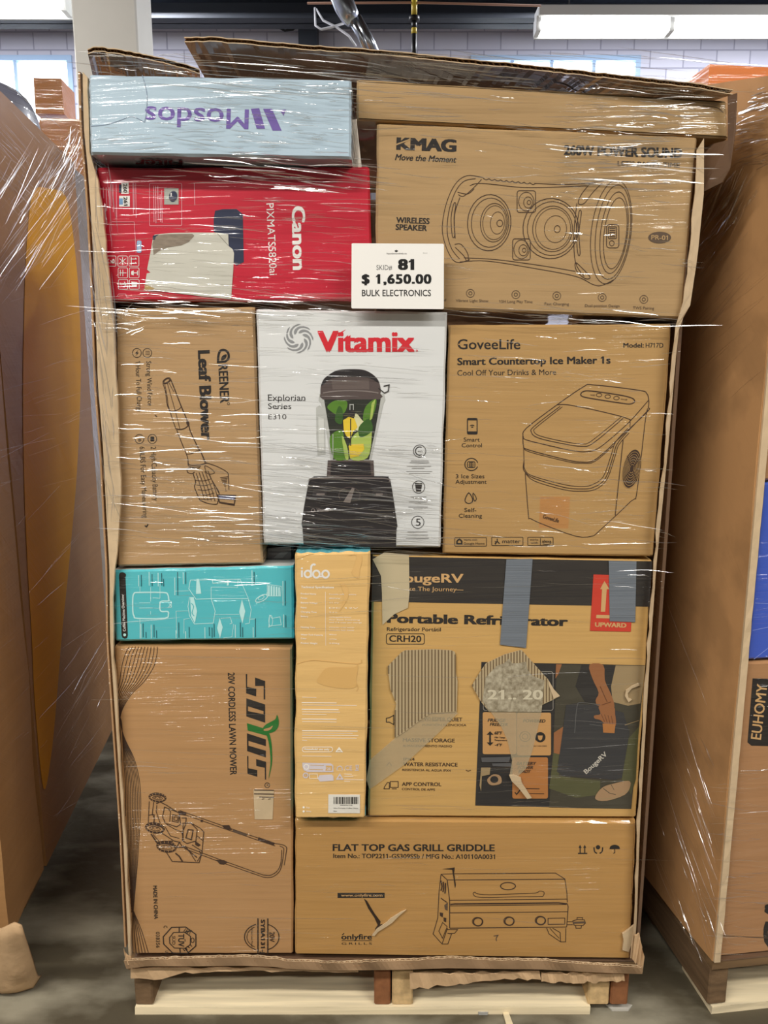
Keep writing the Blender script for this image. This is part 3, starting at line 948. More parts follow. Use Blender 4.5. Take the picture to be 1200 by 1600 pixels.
c.stroke([(312, 680), (325, 690)], 1.6, BROWNINK)
d = k.crop(200, 570, .16253)
D = lambda p, w=1.0, cl=False, sm=5: d.stroke(p, w, BROWNINK, cl, sm=sm)
d.ring(372, 153, 40, 22, 1.4, BROWNINK, -32); d.ring(372, 153, 30, 14, .9, BROWNINK, -32)
D([(335, 180), (355, 240), (368, 320), (378, 390), (400, 440)], 1.1); D([(352, 182), (375, 300), (385, 390)], .8)
D([(410, 140), (450, 240), (512, 400), (575, 550), (600, 640), (660, 770), (695, 830)], 1.6)
D([(378, 178), (410, 290), (450, 430), (500, 620)], .8); D([(395, 175), (440, 260)], .8)
D([(393, 440), (440, 445), (490, 425), (512, 402)], 1.0)
D([(385, 390), (420, 500), (460, 618)], 1.1); D([(455, 612), (500, 622), (550, 608), (582, 580)], 1.6)
d.disc(575, 560, 14, 26, BROWNINK, -15)
D([(468, 625), (520, 760), (562, 860), (578, 920)], 1.2); D([(562, 860), (620, 850), (662, 825), (680, 820)], 1.0)
D([(680, 820), (705, 850), (740, 940)], 1.5); D([(700, 835), (725, 890), (750, 945)], 1.2)
D([(578, 920), (580, 950), (610, 965), (690, 962), (760, 942)], 1.4); D([(576, 940), (584, 972), (640, 985), (700, 975)], 1.1)
D([(566, 1005), (575, 1035), (615, 1045), (640, 1030)], 1.2); D([(570, 1000), (600, 985), (660, 1000), (690, 985)], 1.0)
D([(760, 945), (850, 975), (950, 1030), (965, 1080), (970, 1200)], 1.2); D([(740, 970), (800, 1000), (830, 1040), (770, 1050), (745, 1010)], 1.0, True)
D([(625, 1045), (650, 1130), (640, 1180), (690, 1300)], 1.3); D([(690, 1300), (760, 1330), (850, 1340), (862, 1310)], 1.4)
for i in range(5):
    D([(655 + i * 28, 1040 - i * 6), (700 + i * 32, 1180 - i * 4), (735 + i * 34, 1300 + i * 4)], 1.0, False, 3)
for i in range(5):
    y = 1110 + i * 45
    D([(648 + i * 12, y), (720 + i * 12, y + 6), (800 + i * 10, y - 14)], .9, False, 3)
for i in range(6):
    D([(780 + i * 10, 1060 + i * 18), (830 + i * 8, 1150 + i * 12), (860 + i * 4, 1210 + i * 8)], .8, False, 3)
for i in range(10):
    d.stroke([(885 + i * 7, 1085 + i * 14), (960 - i * 3, 1075 + i * 15)], 1.0, BROWNINK)
d.poly([(862, 1250), (1035, 1255), (1030, 1300), (880, 1290)], ink('bluegrey_print', 78, 80, 110))
D([(862, 1250), (1035, 1255), (1020, 1350), (880, 1325)], 1.6, True, 1); d.poly([(880, 1315), (1018, 1335), (1018, 1352), (895, 1335)], BROWNINK)
mb.build('body', t)

# --- white blender carton
WHITE_B = mat('white_board', rgb(222, 224, 224), 0.5, 1.0, vary=.03)
WRED = ink('scarlet_print', 208, 34, 48)
SWIRL = ink('mid_grey_print', 142, 144, 146)
t, mb, k = carton('carton', 'white carton with red lettering and a picture of a black blender', [(400, 483), (699, 488), (688, 856), (412, 850)], -.012, .30, WHITE_B)
k.text('Vitamix', (496, 550), (648, 550), 33, WRED, .04)
k.poly([(513, 548), (530, 520), (541, 514.5), (526, 527), (517, 548)], WRED)
c = k.crop(390, 470, .26667)
c.ring(980, 293, 5, 5, .7, WRED, n=12)
for j in range(8):
    a = j * 45
    pts_o, pts_i = [], []
    for q in range(9):
        f = q / 8
        r = 32 + 54 * f
        th = math.radians(a + 75 * f * f + 12 * f)
        wd = math.radians(23 - 4 * f) if 0 < q < 8 else math.radians(10)
        pts_o.append((287 + r * math.cos(th), 221 + r * math.sin(th)))
        pts_i.append((287 + r * math.cos(th + wd * 1.2), 221 + r * math.sin(th + wd * 1.2)))
    c.poly(pts_o + pts_i[::-1], SWIRL)
# slab-serif lines: thin uprights plus serif ticks
def slab(body, p0, p1, h):
    c.text(body, p0, p1, h, BLACK, -.004)
slab('Explorian', (108, 585), (326, 585), 36); slab('Series', (108, 633), (244, 633), 32)
for x in (113, 140, 166, 186, 205, 228, 262, 284, 300, 318): c.rect(x - 6, 582, x + 6, 585.5, BLACK)
for x in (160, 186, 205): c.rect(x - 5, 630, x + 5, 633.5, BLACK)
c.rect(106, 549, 130, 552.5, BLACK)
c.text('E310', (110, 694), (215, 694), 30, BLACK, -.01)
# the pictured blender
G0 = ink('charcoal_print', 38, 34, 36); G1 = ink('taupe_print', 84, 72, 70); G2 = ink('warm_grey_print', 128, 118, 114)
JAR = ink('jar_print', 40, 44, 36); GRN = ink('green_print', 84, 128, 40); GRN2 = ink('pale_green_print', 168, 190, 92); YEL = ink('yellow_print', 226, 196, 54); LEAF = ink('leaf_print', 54, 92, 34); CLR = ink('clear_grey_print', 186, 188, 184)
c.layer = 1
c.poly([(390, 625), (410, 612), (440, 640), (445, 900), (398, 905), (392, 800)], CLR); 
c.layer = 2; c.poly([(402, 680), (436, 690), (438, 880), (404, 885)], ink('pale_grey_print', 208, 210, 206)); c.layer = 1
c.poly([(410, 545), (404, 585), (418, 600), (452, 780), (474, 935), (712, 935), (748, 770), (784, 605), (796, 580), (788, 545)], CLR)
c.layer = 2
c.poly([(436, 575), (470, 780), (488, 930), (700, 930), (736, 760), (768, 575)], JAR)
c.layer = 3
c.poly(smooth_line([(455, 620), (500, 585), (570, 590), (560, 650), (520, 670), (480, 650)], 4, True), GRN)
c.poly(smooth_line([(470, 800), (540, 760), (560, 860), (570, 925), (495, 925)], 4, True), GRN)
c.poly(smooth_line([(600, 800), (700, 740), (715, 800), (690, 920), (590, 925)], 4, True), GRN2)
c.poly(smooth_line([(680, 620), (740, 575), (735, 640), (700, 720), (665, 700)], 4, True), GRN)
c.poly(smooth_line([(620, 660), (660, 700), (690, 730), (650, 760), (610, 745)], 4, True), ink('cream_print', 214, 214, 170))
c.poly(smooth_line([(520, 620), (545, 640), (540, 720), (500, 700)], 4, True), LEAF)
c.poly(smooth_line([(640, 740), (700, 690), (720, 760), (650, 800)], 4, True), LEAF)
c.layer = 4
c.poly([(548, 700), (580, 680), (615, 690), (632, 740), (605, 770), (590, 808), (565, 790), (552, 760)], YEL)
c.poly([(580, 850), (600, 840), (668, 838), (672, 870), (640, 910), (590, 920)], YEL)
c.poly(smooth_line([(540, 790), (570, 850), (580, 925), (560, 920)], 3, True), GRN2)
c.poly([(715, 600), (738, 575), (718, 690), (704, 700)], GRN2)
c.lines([[(588, 605), (588, 640)], [(608, 605), (608, 640)], [(588, 608), (608, 608)]], 1.1, CLR); c.rect(580, 640, 616, 680, G0)
c.stroke([(592, 690), (592, 850)], 1.6, G0); c.stroke([(488, 780), (488, 925)], 1.0, CLR)
c.layer = 2
lid_ = smooth_line([(415, 545), (416, 510), (424, 480), (440, 452), (470, 432), (510, 408), (560, 401), (640, 401), (690, 412), (735, 442), (758, 475), (768, 520), (766, 545)], 3)
c.poly(lid_ + [(780, 560), (760, 578), (430, 578), (412, 562)], G1)
c.layer = 3
c.poly(smooth_line([(420, 500), (440, 455), (500, 412), (560, 403), (640, 403), (690, 414), (735, 445), (755, 480), (700, 452), (600, 445), (480, 455)], 3, True), G0)
c.poly([(480, 465), (700, 462), (702, 520), (486, 520)], ink('brown_grey_print', 100, 88, 84))
c.stroke([(430, 540), (520, 528), (660, 528), (755, 540)], 2.0, G2, sm=4)
c.stroke([(755, 512), (790, 540), (812, 530), (818, 492), (785, 500)], 1.5, G0)
c.layer = 2
c.poly([(458, 935), (726, 935), (730, 1028), (452, 1028)], G1); c.layer = 3; c.poly([(478, 945), (706, 945), (712, 1020), (474, 1020)], G0)
c.layer = 2
c.poly(smooth_line([(348, 1050), (372, 1032), (420, 1028), (780, 1028), (812, 1036), (826, 1060), (846, 1180), (866, 1320)], 3) + [(860, 1340), (858, 1441), (316, 1428), (310, 1330), (304, 1310), (320, 1200)], G0)
c.layer = 3
c.stroke([(352, 1056), (390, 1040), (780, 1040), (818, 1060)], 1.6, G2, sm=3)
c.poly([(372, 1100), (452, 1104), (450, 1148), (368, 1146)], ink('dark_slate_print', 56, 52, 54)); c.poly([(718, 1104), (800, 1104), (808, 1150), (720, 1150)], MATS['dark_slate_print'])
c.layer = 4
c.poly([(548, 1180), (600, 1096), (616, 1098), (590, 1184)], G2); c.ring(585, 1140, 62, 48, 1.0, G1, a0=150, a1=390)
c.rect(392, 1128, 440, 1138, G2); c.rect(740, 1128, 780, 1138, G2)
c.ring(372, 1228, 10, 10, 1.0, G2, n=12); c.text('Vitamix', (392, 1236), (464, 1236), 20, G2, .02)
c.stroke([(310, 1330), (560, 1338), (862, 1345)], 1.0, G1)
c.layer = 1
for (y) in (880, 1091, 1297): c.ring(996 - (y - 880) * .026, y, 36, 36, .9, G0)
c.ring(996, 880, 24, 24, 1.4, G0, a0=60, a1=300); c.text('+/-', (985, 888), (1015, 888), 12, G0)
c.poly([(970, 1078), (1010, 1078), (1004, 1118), (976, 1118)], G0); c.rect(968, 1068, 1012, 1074, G0)
c.text('5', (974, 1318), (1002, 1318), 42, G0)
for (y, a, b) in ((938, 945, 1048), (948, 938, 1052), (969, 922, 1064), (981, 950, 1024), (1000, 918, 1070), (1011, 934, 1056), (1148, 942, 1036), (1158, 960, 1020), (1178, 934, 1040), (1189, 968, 1004), (1208, 930, 1044), (1218, 958, 1014), (1354, 924, 1042), (1372, 922, 1046), (1391, 916, 1050)):
    c.stroke([(a, y), (b, y)], .9, ink('soft_grey_print', 150, 148, 146))
mb.build('body', t)

# --- ice maker carton
t, mb, k = carton('carton', 'tan carton printed with a countertop ice maker line drawing', [(701, 508), (1050, 506), (1021, 870), (692, 865)], .0, .34, kraft('kraft_gold', 184, 146, 92))
c = k.crop(690, 490, .30833)
k.text('GoveeLife', (715, 545.5), (813, 545.5), 15.5, BLACK, .012)
k.stroke([(716, 538), (722, 538)], 1.4, MATS['kraft_gold'])
k.text('Smart Countertop Ice Maker 1s', (714.5, 570.5), (954, 568), 11.3, BLACK, .028)
k.text('Cool Off Your Drinks & More', (714.5, 587), (869, 585.5), 8.6, BLACK, .004)
k.text('Model:', (974, 543), (1006, 543), 7.2, BLACK, .02); k.text('H717D', (1009, 543), (1036.5, 543), 7.2, BLACK, .005)
B = BROWNINK
C_ = lambda p, w=1.1, cl=False, sm=5: c.stroke(p, w, B, cl, sm=sm)
C_([(412, 620), (430, 580), (585, 462), (720, 370), (770, 361), (1000, 388), (1040, 405), (1050, 440), (1048, 475), (1040, 500), (880, 650), (850, 680), (770, 745), (710, 752), (640, 742), (440, 690), (415, 668), (412, 620)], 1.3, False, 4)
C_([(414, 622), (430, 640), (560, 672), (650, 692), (720, 700), (780, 690), (850, 640), (955, 545), (1048, 440)], 1.2, False, 4)
C_([(585, 462), (640, 462), (760, 485), (900, 518), (958, 538)], 1.2); C_([(955, 540), (955, 575)], 1.1, False, 1)
C_([(600, 470), (470, 570), (455, 600), (490, 630), (620, 660), (710, 672), (770, 655), (920, 530)], 1.2, False, 4)
C_([(612, 472), (485, 572), (468, 596), (500, 620), (620, 648), (710, 660), (760, 645), (908, 525)], 1.0, False, 4)
C_([(418, 682), (450, 702), (640, 750), (710, 758), (775, 750), (870, 670)], 1.0, False, 4); C_([(532, 664), (545, 670), (575, 674)], 1.0)
c.stroke(smooth_line([(705, 408), (720, 394), (760, 392), (900, 412), (965, 428), (978, 446), (955, 458), (900, 452), (760, 430), (715, 420)], 4, True), 1.6, B, True)
for (x, y) in ((798, 412), (842, 420), (886, 428)): c.ring(x, y, 14, 9, .9, B)
c.text('wifi', (752, 414), (776, 418), 8, B); c.text('on/off', (908, 436), (940, 441), 8, B)
C_([(418, 745), (414, 780), (425, 805), (470, 835), (620, 880), (710, 888), (770, 880), (830, 835), (870, 720), (890, 660), (950, 590), (1046, 490)], 1.2, False, 4)
C_([(418, 760), (422, 790), (460, 822), (620, 866), (710, 876), (765, 866), (820, 825), (860, 715), (882, 650), (945, 580)], 1.0, False, 4)
C_([(424, 806), (470, 848), (620, 892), (710, 900), (780, 890), (838, 840), (880, 720), (898, 665), (950, 605)], 1.0, False, 4)
C_([(416, 680), (418, 760)], 1.0, False, 1); C_([(424, 810), (440, 1020), (450, 1038), (520, 1070), (680, 1128), (760, 1128), (800, 1100), (960, 950), (990, 905), (1030, 560), (1044, 480)], 1.1, False, 3)
C_([(920, 640), (882, 1000), (880, 1022)], 1.2, False, 1)
c.disc(964, 786, 44, 100, ink('dark_brown_print', 58, 40, 30), 12)
c.layer = 2
for j in range(7): c.ring(964, 786, 44 - j * 5.5, 100 - j * 13, .6, MATS['kraft_gold'], 12)
c.stroke([(930, 830), (1000, 740)], 1.3, B); c.stroke([(940, 720), (990, 850)], 1.3, B)
c.layer = 1
c.text('GoveeLife', (512, 1036), (592, 1060), 20, B, .02)
c.rrect(131, 531, 180, 610, 5, 1.4, BLACK); c.rect(131, 531, 180, 540, BLACK); c.rect(131, 597, 180, 610, BLACK); c.ring(155, 585, 18, 20, 1.2, BLACK, a0=235, a1=305, n=6); c.ring(155, 585, 9, 11, 1.2, BLACK, a0=235, a1=305, n=6)
for (s_, x0, x1, y) in (('Smart', 112, 193, 648), ('Control', 102, 204, 677), ('3 Ice Sizes', 72, 217, 834), ('Adjustment', 70, 228, 862), ('Self-', 115, 176, 1005), ('Cleaning', 87, 205, 1034)):
    c.text(s_, (x0, y), (x1, y), 20, BLACK, .003)
c.ring(151, 764, 33, 31, 1.3, BLACK, a0=20, a1=345); 
for x in (140, 150, 160): c.rrect(x - 9, 750, x + 9, 780, 6, 1.0, BLACK)
c.stroke([(138, 908), (120, 938), (122, 955), (138, 962), (154, 955), (157, 938)], 1.3, BLACK, True, 3); c.stroke([(160, 910), (172, 925), (176, 940), (168, 950), (160, 930)], 1.1, BLACK, True, 3)
for (a, b, q, r_) in ((67, 1135, 228, 1178), (254, 1133, 412, 1175), (437, 1133, 565, 1175)): c.rrect(a, b, q, r_, 3, .8, BLACK)
c.stroke([(78, 1166), (78, 1153), (90, 1142), (102, 1153), (102, 1166)], 2.2, BLACK, True); c.text('works with', (112, 1150), (180, 1150), 9, BLACK); c.text('Google Home', (112, 1170), (218, 1170), 11, BLACK)
c.stroke([(282, 1140), (282, 1154)], 1.5, BLACK); c.stroke([(270, 1166), (282, 1154), (294, 1166)], 1.5, BLACK); c.stroke([(270, 1152), (278, 1160), (272, 1170)], 1.2, BLACK); c.text('matter', (308, 1163), (400, 1163), 20, BLACK)
c.text('works', (446, 1150), (490, 1150), 10, BLACK); c.text('with', (452, 1166), (488, 1166), 10, BLACK); c.stroke([(501, 1138), (501, 1172)], .8, BLACK); c.text('alexa', (510, 1160), (556, 1160), 14, BLACK, .01); c.stroke([(512, 1166), (534, 1170), (556, 1164)], 1.0, BLACK, sm=3)
mb.build('body', t)
tp = mat('brown_patch', rgb(168, 116, 66), .5, 1.0)
i, done = sheet_part('tape_patch', t, front(.0), [(844, 776), (891, 776), (888, 826), (842, 825)], mat('darker_tape', rgb(184, 132, 78), .4, 1.0), layer0=-.5, thick=.0002)
done()

# --- teal coffee machine carton
TEAL = mat('teal_board', rgb(84, 190, 200), 0.5, 1.0)
TEALL = ink('pale_teal_print', 190, 236, 236); TEALD = ink('deep_teal_print', 30, 92, 104)
t, mb, k = carton('carton', 'teal carton with a white line drawing of a coffee machine', [(178, 891), (458, 884), (459, 999), (180, 1002)], .0, .36, TEAL, TEAL, mat('white_top', rgb(226, 226, 222), .6, 1.0))
c = k.crop(170, 880, .25)
c.rrect(64, 60, 108, 90, 15, 0, BLACK, True)
c.poly(smooth_line([(64, 80), (68, 62), (84, 57), (100, 62), (104, 80)], 3) + [(119, 452), (114, 468), (100, 472), (86, 467), (80, 452)], BLACK)
c.layer = 2; c.disc(99, 448, 9, 9, TEALL); c.text('Coffee Machine Overview', (106, 425), (94, 196), 17, WHITEP, .015); c.layer = 1
c.stroke([(150, 215), (158, 190), (180, 183), (340, 183), (368, 195), (374, 225), (372, 236), (330, 238), (320, 250), (320, 290), (334, 302), (368, 302), (372, 320), (350, 344), (180, 345), (158, 330), (150, 300)], 2.0, TEALL, True, 3)
c.stroke([(374, 236), (390, 238), (392, 275), (370, 275)], 1.0, TEALL); c.lines([[(375, 250), (392, 272)], [(375, 272), (392, 250)]], .9, TEALL)
c.lines([[(195, 145), (195, 183)], [(320, 130), (320, 220)], [(190, 248), (260, 248)], [(190, 280), (275, 280)], [(262, 300), (262, 320)], [(262, 150), (262, 240)], [(195, 345), (195, 470)], [(275, 215), (320, 220)]], .7, TEALL)
c.stroke([(510, 105), (500, 160), (545, 225), (640, 222), (665, 300), (652, 375), (535, 380), (505, 330), (495, 270), (505, 212)], 1.0, TEALL, False)
c.stroke([(510, 105), (820, 100), (870, 215), (890, 290), (878, 375), (852, 380)], .9, TEALL); c.stroke([(640, 150), (640, 222), (868, 222)], .9, TEALL); c.stroke([(640, 150), (805, 152), (808, 100)], .7, TEALL); c.stroke([(660, 322), (815, 320)], .8, TEALL)
c.poly([(508, 212), (530, 212), (552, 300), (538, 375), (515, 330)], TEALL); c.layer = 2; c.stroke([(515, 250), (530, 270), (520, 310), (534, 330)], 1.2, TEAL, sm=3); c.layer = 1
c.poly([(832, 225), (853, 300), (835, 378), (815, 305)], TEALL); c.poly([(693, 342), (712, 400), (695, 470), (677, 405)], TEALL)
c.poly([(548, 98), (564, 98), (578, 190), (545, 192)], TEALL); c.stroke([(648, 105), (650, 125), (740, 120)], 1.0, TEALL); c.rect(738, 106, 750, 138, TEALL)
c.stroke([(700, 345), (760, 340), (770, 375), (755, 380)], .9, TEALL); c.stroke([(780, 380), (770, 460), (715, 468)], .7, TEALL)
c.stroke([(425, 440), (420, 300), (495, 298)], .7, TEALL); c.stroke([(470, 440), (470, 350), (505, 345)], .7, TEALL); c.stroke([(880, 350), (915, 348), (915, 400)], .7, TEALL); c.stroke([(415, 175), (500, 172)], .7, TEALL)
for j in range(5): c.rect(995 + j * 16, 138 + j * 3, 1006 + j * 16, 205, TEALL)
c.stroke([(990, 132), (1078, 145), (1074, 205), (992, 205)], .9, TEALL, True); c.ring(955, 220, 42, 17, 1.3, TEALL, -28); c.ring(952, 216, 20, 10, .9, TEALL, -28); c.stroke([(985, 205), (990, 180)], 1.0, TEALL)
c.stroke([(1005, 325), (1020, 345), (1070, 335), (1078, 385), (1010, 392), (1000, 400)], .9, TEALL, True); c.ring(1012, 360, 12, 34, .9, TEALL)
for (x, a, b, m) in ((186, 75, 145, TEALL), (203, 72, 145, TEALD), (252, 55, 140, TEALL), (270, 68, 142, TEALD), (308, 60, 145, TEALL), (330, 62, 138, TEALD), (342, 98, 145, TEALD), (412, 90, 200, TEALL), (430, 55, 200, TEALD), (465, 58, 130, TEALL), (480, 55, 130, TEALD), (895, 45, 130, TEALL), (908, 55, 132, TEALD), (1088, 112, 265, TEALL), (1102, 110, 265, TEALD), (1092, 320, 400, TEALL), (1106, 325, 402, TEALD), (200, 380, 470, TEALL), (214, 376, 462, TEALD), (232, 430, 468, TEALD), (265, 385, 470, TEALL), (282, 384, 462, TEALD), (298, 420, 468, TEALD), (420, 420, 470, TEALL), (437, 370, 466, TEALD), (480, 425, 470, TEALL), (502, 398, 465, TEALD), (600, 400, 470, TEALL), (628, 400, 455, TEALD), (645, 402, 465, TEALD), (658, 378, 460, TEALD), (790, 385, 465, TEALL), (822, 370, 460, TEALD), (836, 400, 462, TEALD), (902, 400, 465, TEALL), (916, 345, 462, TEALD)):
    c.stroke([(x, a), (x + 1, b)], 1.2, m)
mb.build('body', t)

# --- dark carton in the gap behind
t, mb, k = carton('carton', 'dark grey carton wedged in the gap above the teal carton', [(415, 854), (458, 850), (458, 877), (415, 878)], .05, .25, mat('charcoal_board', rgb(78, 74, 76), .6, 1.0))
c = k
for j in range(6): c.stroke([(428 + j * 2.4, 872), (440 + j * 2, 862)], .7, SWIRL)
mb.build('body', t)

# --- lawn mower carton
t, mb, k = carton('carton', 'tall brown carton printed sideways with a lawn mower drawing', [(179, 1010), (456, 1012), (458, 1491), (206, 1491)], .0, .40, K_DARKER)
c = k.crop(160, 1000, .32487)
k.text('20V CORDLESS LAWN MOWER', (356, 1051), (359.5, 1211), 10.5, BLACK, .02)
l = k.crop(370, 1030, .14377)
for p in ([(98, 160), (112, 160), (112, 300), (212, 322), (210, 405), (102, 370)], [(198, 198), (308, 238), (308, 438), (292, 438), (292, 290), (200, 290)],
          [(104, 425), (308, 492), (308, 570), (112, 508)], [(104, 560), (300, 600), (308, 690), (104, 622)], [(104, 425), (120, 432), (122, 622), (104, 618)], [(290, 488), (308, 492), (308, 690), (290, 682)],
          [(110, 805), (316, 872), (316, 945), (120, 885)], [(112, 935), (316, 995), (316, 1068), (112, 998)], [(110, 805), (126, 810), (128, 1000), (112, 996)],
          [(112, 1050), (126, 1055), (126, 1185), (222, 1205), (222, 1278), (116, 1245)], [(210, 1085), (318, 1115), (318, 1308), (306, 1308), (304, 1180), (212, 1160)]):
    l.poly(p, BLACK)
GR = ink('leaf_green_print', 30, 110, 40)
l.poly([(110, 695), (280, 748), (330, 800), (330, 832), (118, 775)], GR)
l.layer = 2
l.poly(smooth_line([(438, 605), (420, 650), (370, 680), (310, 715), (285, 755), (320, 800), (400, 790), (448, 740), (456, 670)], 4, True), GR)
l.poly(smooth_line([(320, 800), (350, 800), (375, 900), (384, 1020), (380, 1150), (345, 1300), (365, 1150), (362, 1020), (345, 900)], 4, True), GR)
l.layer = 3; l.poly(smooth_line([(296, 760), (350, 745), (392, 722), (360, 770), (298, 778)], 3, True), K_DARKER); l.layer = 1
l.ring(330, 1370, 26, 27, 1.0, BLACK); l.text('R', (322, 1360), (322, 1382), 22, BLACK)
# flowing lines down the left side
def edge_x(y): return 45 + (y - 30) / 1480 * 94 + 14
for j in range(10):
    P = [(264 - j * 15, 32), (262 - j * 17, 70), (246 - j * 17, 130), (200 - j * 13, 200), (140 - j * 8, 260), (98 - j * 3.5, 330), (86 + j * .6, 390), (106 - j * 1.0, 470), (152 - j * 5.5, 570), (178 - j * 7.5, 680), (184 - j * 8, 800), (176 - j * 7, 950), (166 - j * 4.5, 1100), (154 - j * 2, 1240), (148 - j * 1.5, 1310)]
    run = []
    for p in smooth_line(P, 6):
        if p[0] > edge_x(p[1]): run.append(p)
        else:
            if len(run) > 1: c.stroke(run, 1.0, BROWNINK)
            run = []
    if len(run) > 1: c.stroke(run, 1.0, BROWNINK)
for j in range(6): c.stroke([(148 - j * .5, 1300), (150 + (5 - j) * 9 - 6, 1400), (222 - j * 15, 1508)], 1.0, BROWNINK, sm=4)
# mower
q = k.crop(220, 1220, .2)
def wheel(x, y, rx, ry, rot):
    q.disc(x, y, rx, ry, BROWNINK, rot); q.layer = 2
    q.disc(x, y + ry * .12, rx * .78, ry * .5, K_DARKER, rot); q.layer = 3; q.ring(x, y + ry * .12, rx * .55, ry * .34, .9, BROWNINK, rot)
    for a in range(8): q.stroke([(x + rx * .15 * math.cos(a * .785), y + ry * .1 * math.sin(a * .785)), (x + rx * .5 * math.cos(a * .785), y + ry * .32 * math.sin(a * .785))], .6, BROWNINK)
    for a in range(14):
        th = a * 2 * math.pi / 14
        q.stroke([(x + rx * .8 * math.cos(th), y + ry * .62 * math.sin(th)), (x + rx * .98 * math.cos(th), y + ry * .95 * math.sin(th))], .7, K_DARKER)
    q.layer = 1
wheel(130, 130, 70, 38, 6); wheel(110, 368, 78, 44, 8); wheel(200, 515, 80, 46, 8)
Q = lambda p, w=1.0, cl=False, sm=0: q.stroke(p, w, BROWNINK, cl, sm=sm)
Q([(66, 160), (58, 330)]); Q([(100, 165), (90, 260), (105, 265), (105, 330)]); Q([(120, 180), (150, 165), (200, 190), (310, 260)], 1.3); Q([(125, 190), (120, 240), (150, 330)])
Q([(185, 205), (170, 280), (190, 330), (280, 360), (310, 340), (300, 250)], 1.2, True); Q([(210, 220), (232, 240), (225, 320)]); Q([(250, 265), (300, 275), (292, 325), (245, 315)], 1.1, True); Q([(262, 280), (290, 286), (284, 312), (258, 306)], .9, True)
Q([(62, 270), (90, 262), (105, 290), (100, 335)]); Q([(150, 400), (260, 470), (310, 480)], 1.2); Q([(190, 360), (230, 430), (300, 450)]); Q([(200, 340), (270, 380), (320, 400), (330, 450)]); Q([(80, 415), (130, 490)], 2.0); Q([(96, 418), (148, 480)], 1.0)
Q([(130, 480), (245, 470), (250, 500)], 1.2); Q([(320, 290), (355, 290), (350, 340), (330, 390), (325, 470)], 1.3); Q([(330, 330), (390, 330), (440, 380), (430, 470), (360, 490), (330, 470)], 1.2, True); Q([(370, 380), (408, 385), (395, 460), (352, 445)], 1.5, True); Q([(385, 325), (470, 375), (492, 400), (478, 560), (455, 640), (245, 630), (200, 560)], 1.2)
Q([(330, 510), (440, 600)], 1.6); Q([(350, 510), (430, 630)], 1.0); Q([(270, 565), (300, 590), (325, 630)], 2.2); Q([(400, 500), (478, 550)], 1.2); q.poly([(425, 470), (468, 500), (450, 515), (425, 500)], BROWNINK); Q([(455, 545), (470, 580), (440, 630)], 1.0); Q([(300, 480), (330, 520), (280, 520)], 1.3, True); Q([(440, 430), (488, 470)], 1.0)
for e in (-9, 9):
    Q([(300 + e * .3, 240 - e), (400, 275 - e), (640, 360 - e), (900, 450 - e), (1050, 500 - e)], 1.0)
    Q([(340, 520 - e), (620, 625 - e), (960, 745 - e * .9)], 1.0)
Q([(960, 752), (1000, 755), (1040, 745), (1085, 705), (1105, 640), (1115, 560), (1115, 525), (1085, 508)], 1.0, False, 3); Q([(960, 735), (1010, 738), (1060, 710), (1090, 660), (1098, 600), (1100, 540)], 1.0, False, 3); Q([(1050, 490), (1110, 500), (1138, 520), (1136, 560), (1120, 660)], 1.0, False, 3)
q.poly([(920, 440), (1045, 484), (1040, 502), (914, 462)], BROWNINK); q.poly([(720, 382), (830, 415), (826, 432), (716, 398)], GREYINK); q.poly([(630, 348), (690, 345), (712, 385), (660, 378)], BROWNINK); q.poly([(590, 618), (650, 620), (680, 635), (650, 655), (615, 650)], BROWNINK); q.poly([(290, 235), (355, 245), (350, 272), (300, 262)], BROWNINK); q.poly([(468, 302), (486, 306), (482, 324), (466, 320)], BROWNINK)
k.text('MADE IN CHINA', (239, 1384), (241, 1436), 6, BLACK, .02)
q.text('038356', (118, 1180), (120, 1305), 28, BLACK); q.text('C', (178, 1132), (178, 1150), 28, BLACK); q.text('US', (190, 1328), (190, 1352), 24, BLACK)
oc = [(175, 1218), (240, 1145), (350, 1142), (430, 1200), (430, 1290), (365, 1348), (248, 1345), (178, 1275)]
q.stroke(oc, 1.5, BLACK, True); ic = [(224, 1225), (255, 1185), (340, 1182), (388, 1215), (386, 1280), (345, 1308), (262, 1306), (226, 1270)]
q.stroke(ic, 1.2, BLACK, True); q.lines([[(300, 1143), (300, 1185)], [(305, 1308), (308, 1346)], [(345, 1182), (400, 1170)], [(345, 1308), (370, 1340)]], 1.4, BLACK)
q.text('TÜV', (292, 1196), (292, 1296), 46, BLACK, .02); q.text('SÜD', (244, 1212), (244, 1280), 24, BLACK)
for j in range(4): q.stroke([(352 + j * 12, 1152 + j * 8), (335 + j * 14, 1178 + j * 8)], .8, BLACK); q.stroke([(345 + j * 18, 1330 - j * 12), (330 + j * 18, 1316 - j * 12)], 1.2, BLACK)
q.ring(404, 1246, 12, 18, 1, BLACK)
q.stroke([(915, 1075), (915, 1352)], 1.6, BLACK); q.stroke([(992, 1075), (992, 1352)], 1.6, BLACK)
q.text('SYBA131-J', (938, 1084), (938, 1350), 32, BLACK, .03)
q.ring(945, 1220, 135, 105, 1.2, BLACK, a0=290 - 360, a1=70); q.ring(945, 1220, 135, 105, 1.2, BLACK, a0=110, a1=250); q.ring(945, 1220, 116, 88, .8, BLACK, a0=118, a1=242)
q.text('20V', (1005, 1180), (1005, 1260), 40, BROWNINK, .02); q.text('Cordless Lawn Mower', (862, 1140), (862, 1300), 14, BLACK)
mb.build('body', t)
m_bare = mat('bare_board', rgb(206, 182, 146), .8, 1.0, vary=.12, vs=(30, 30, 30))
i, done = sheet_part('torn_patch', t, front(.0), [(396, 1233), (428, 1234), (426, 1280), (398, 1280)], m_bare, label='torn pale patch with fluting showing')
for (y, a, b) in ((1234, 397, 428), (1240, 397, 428), (1245, 405, 428)): i.stroke([(a, y + .4), (b, y + .9)], 1.6, BROWNINK)
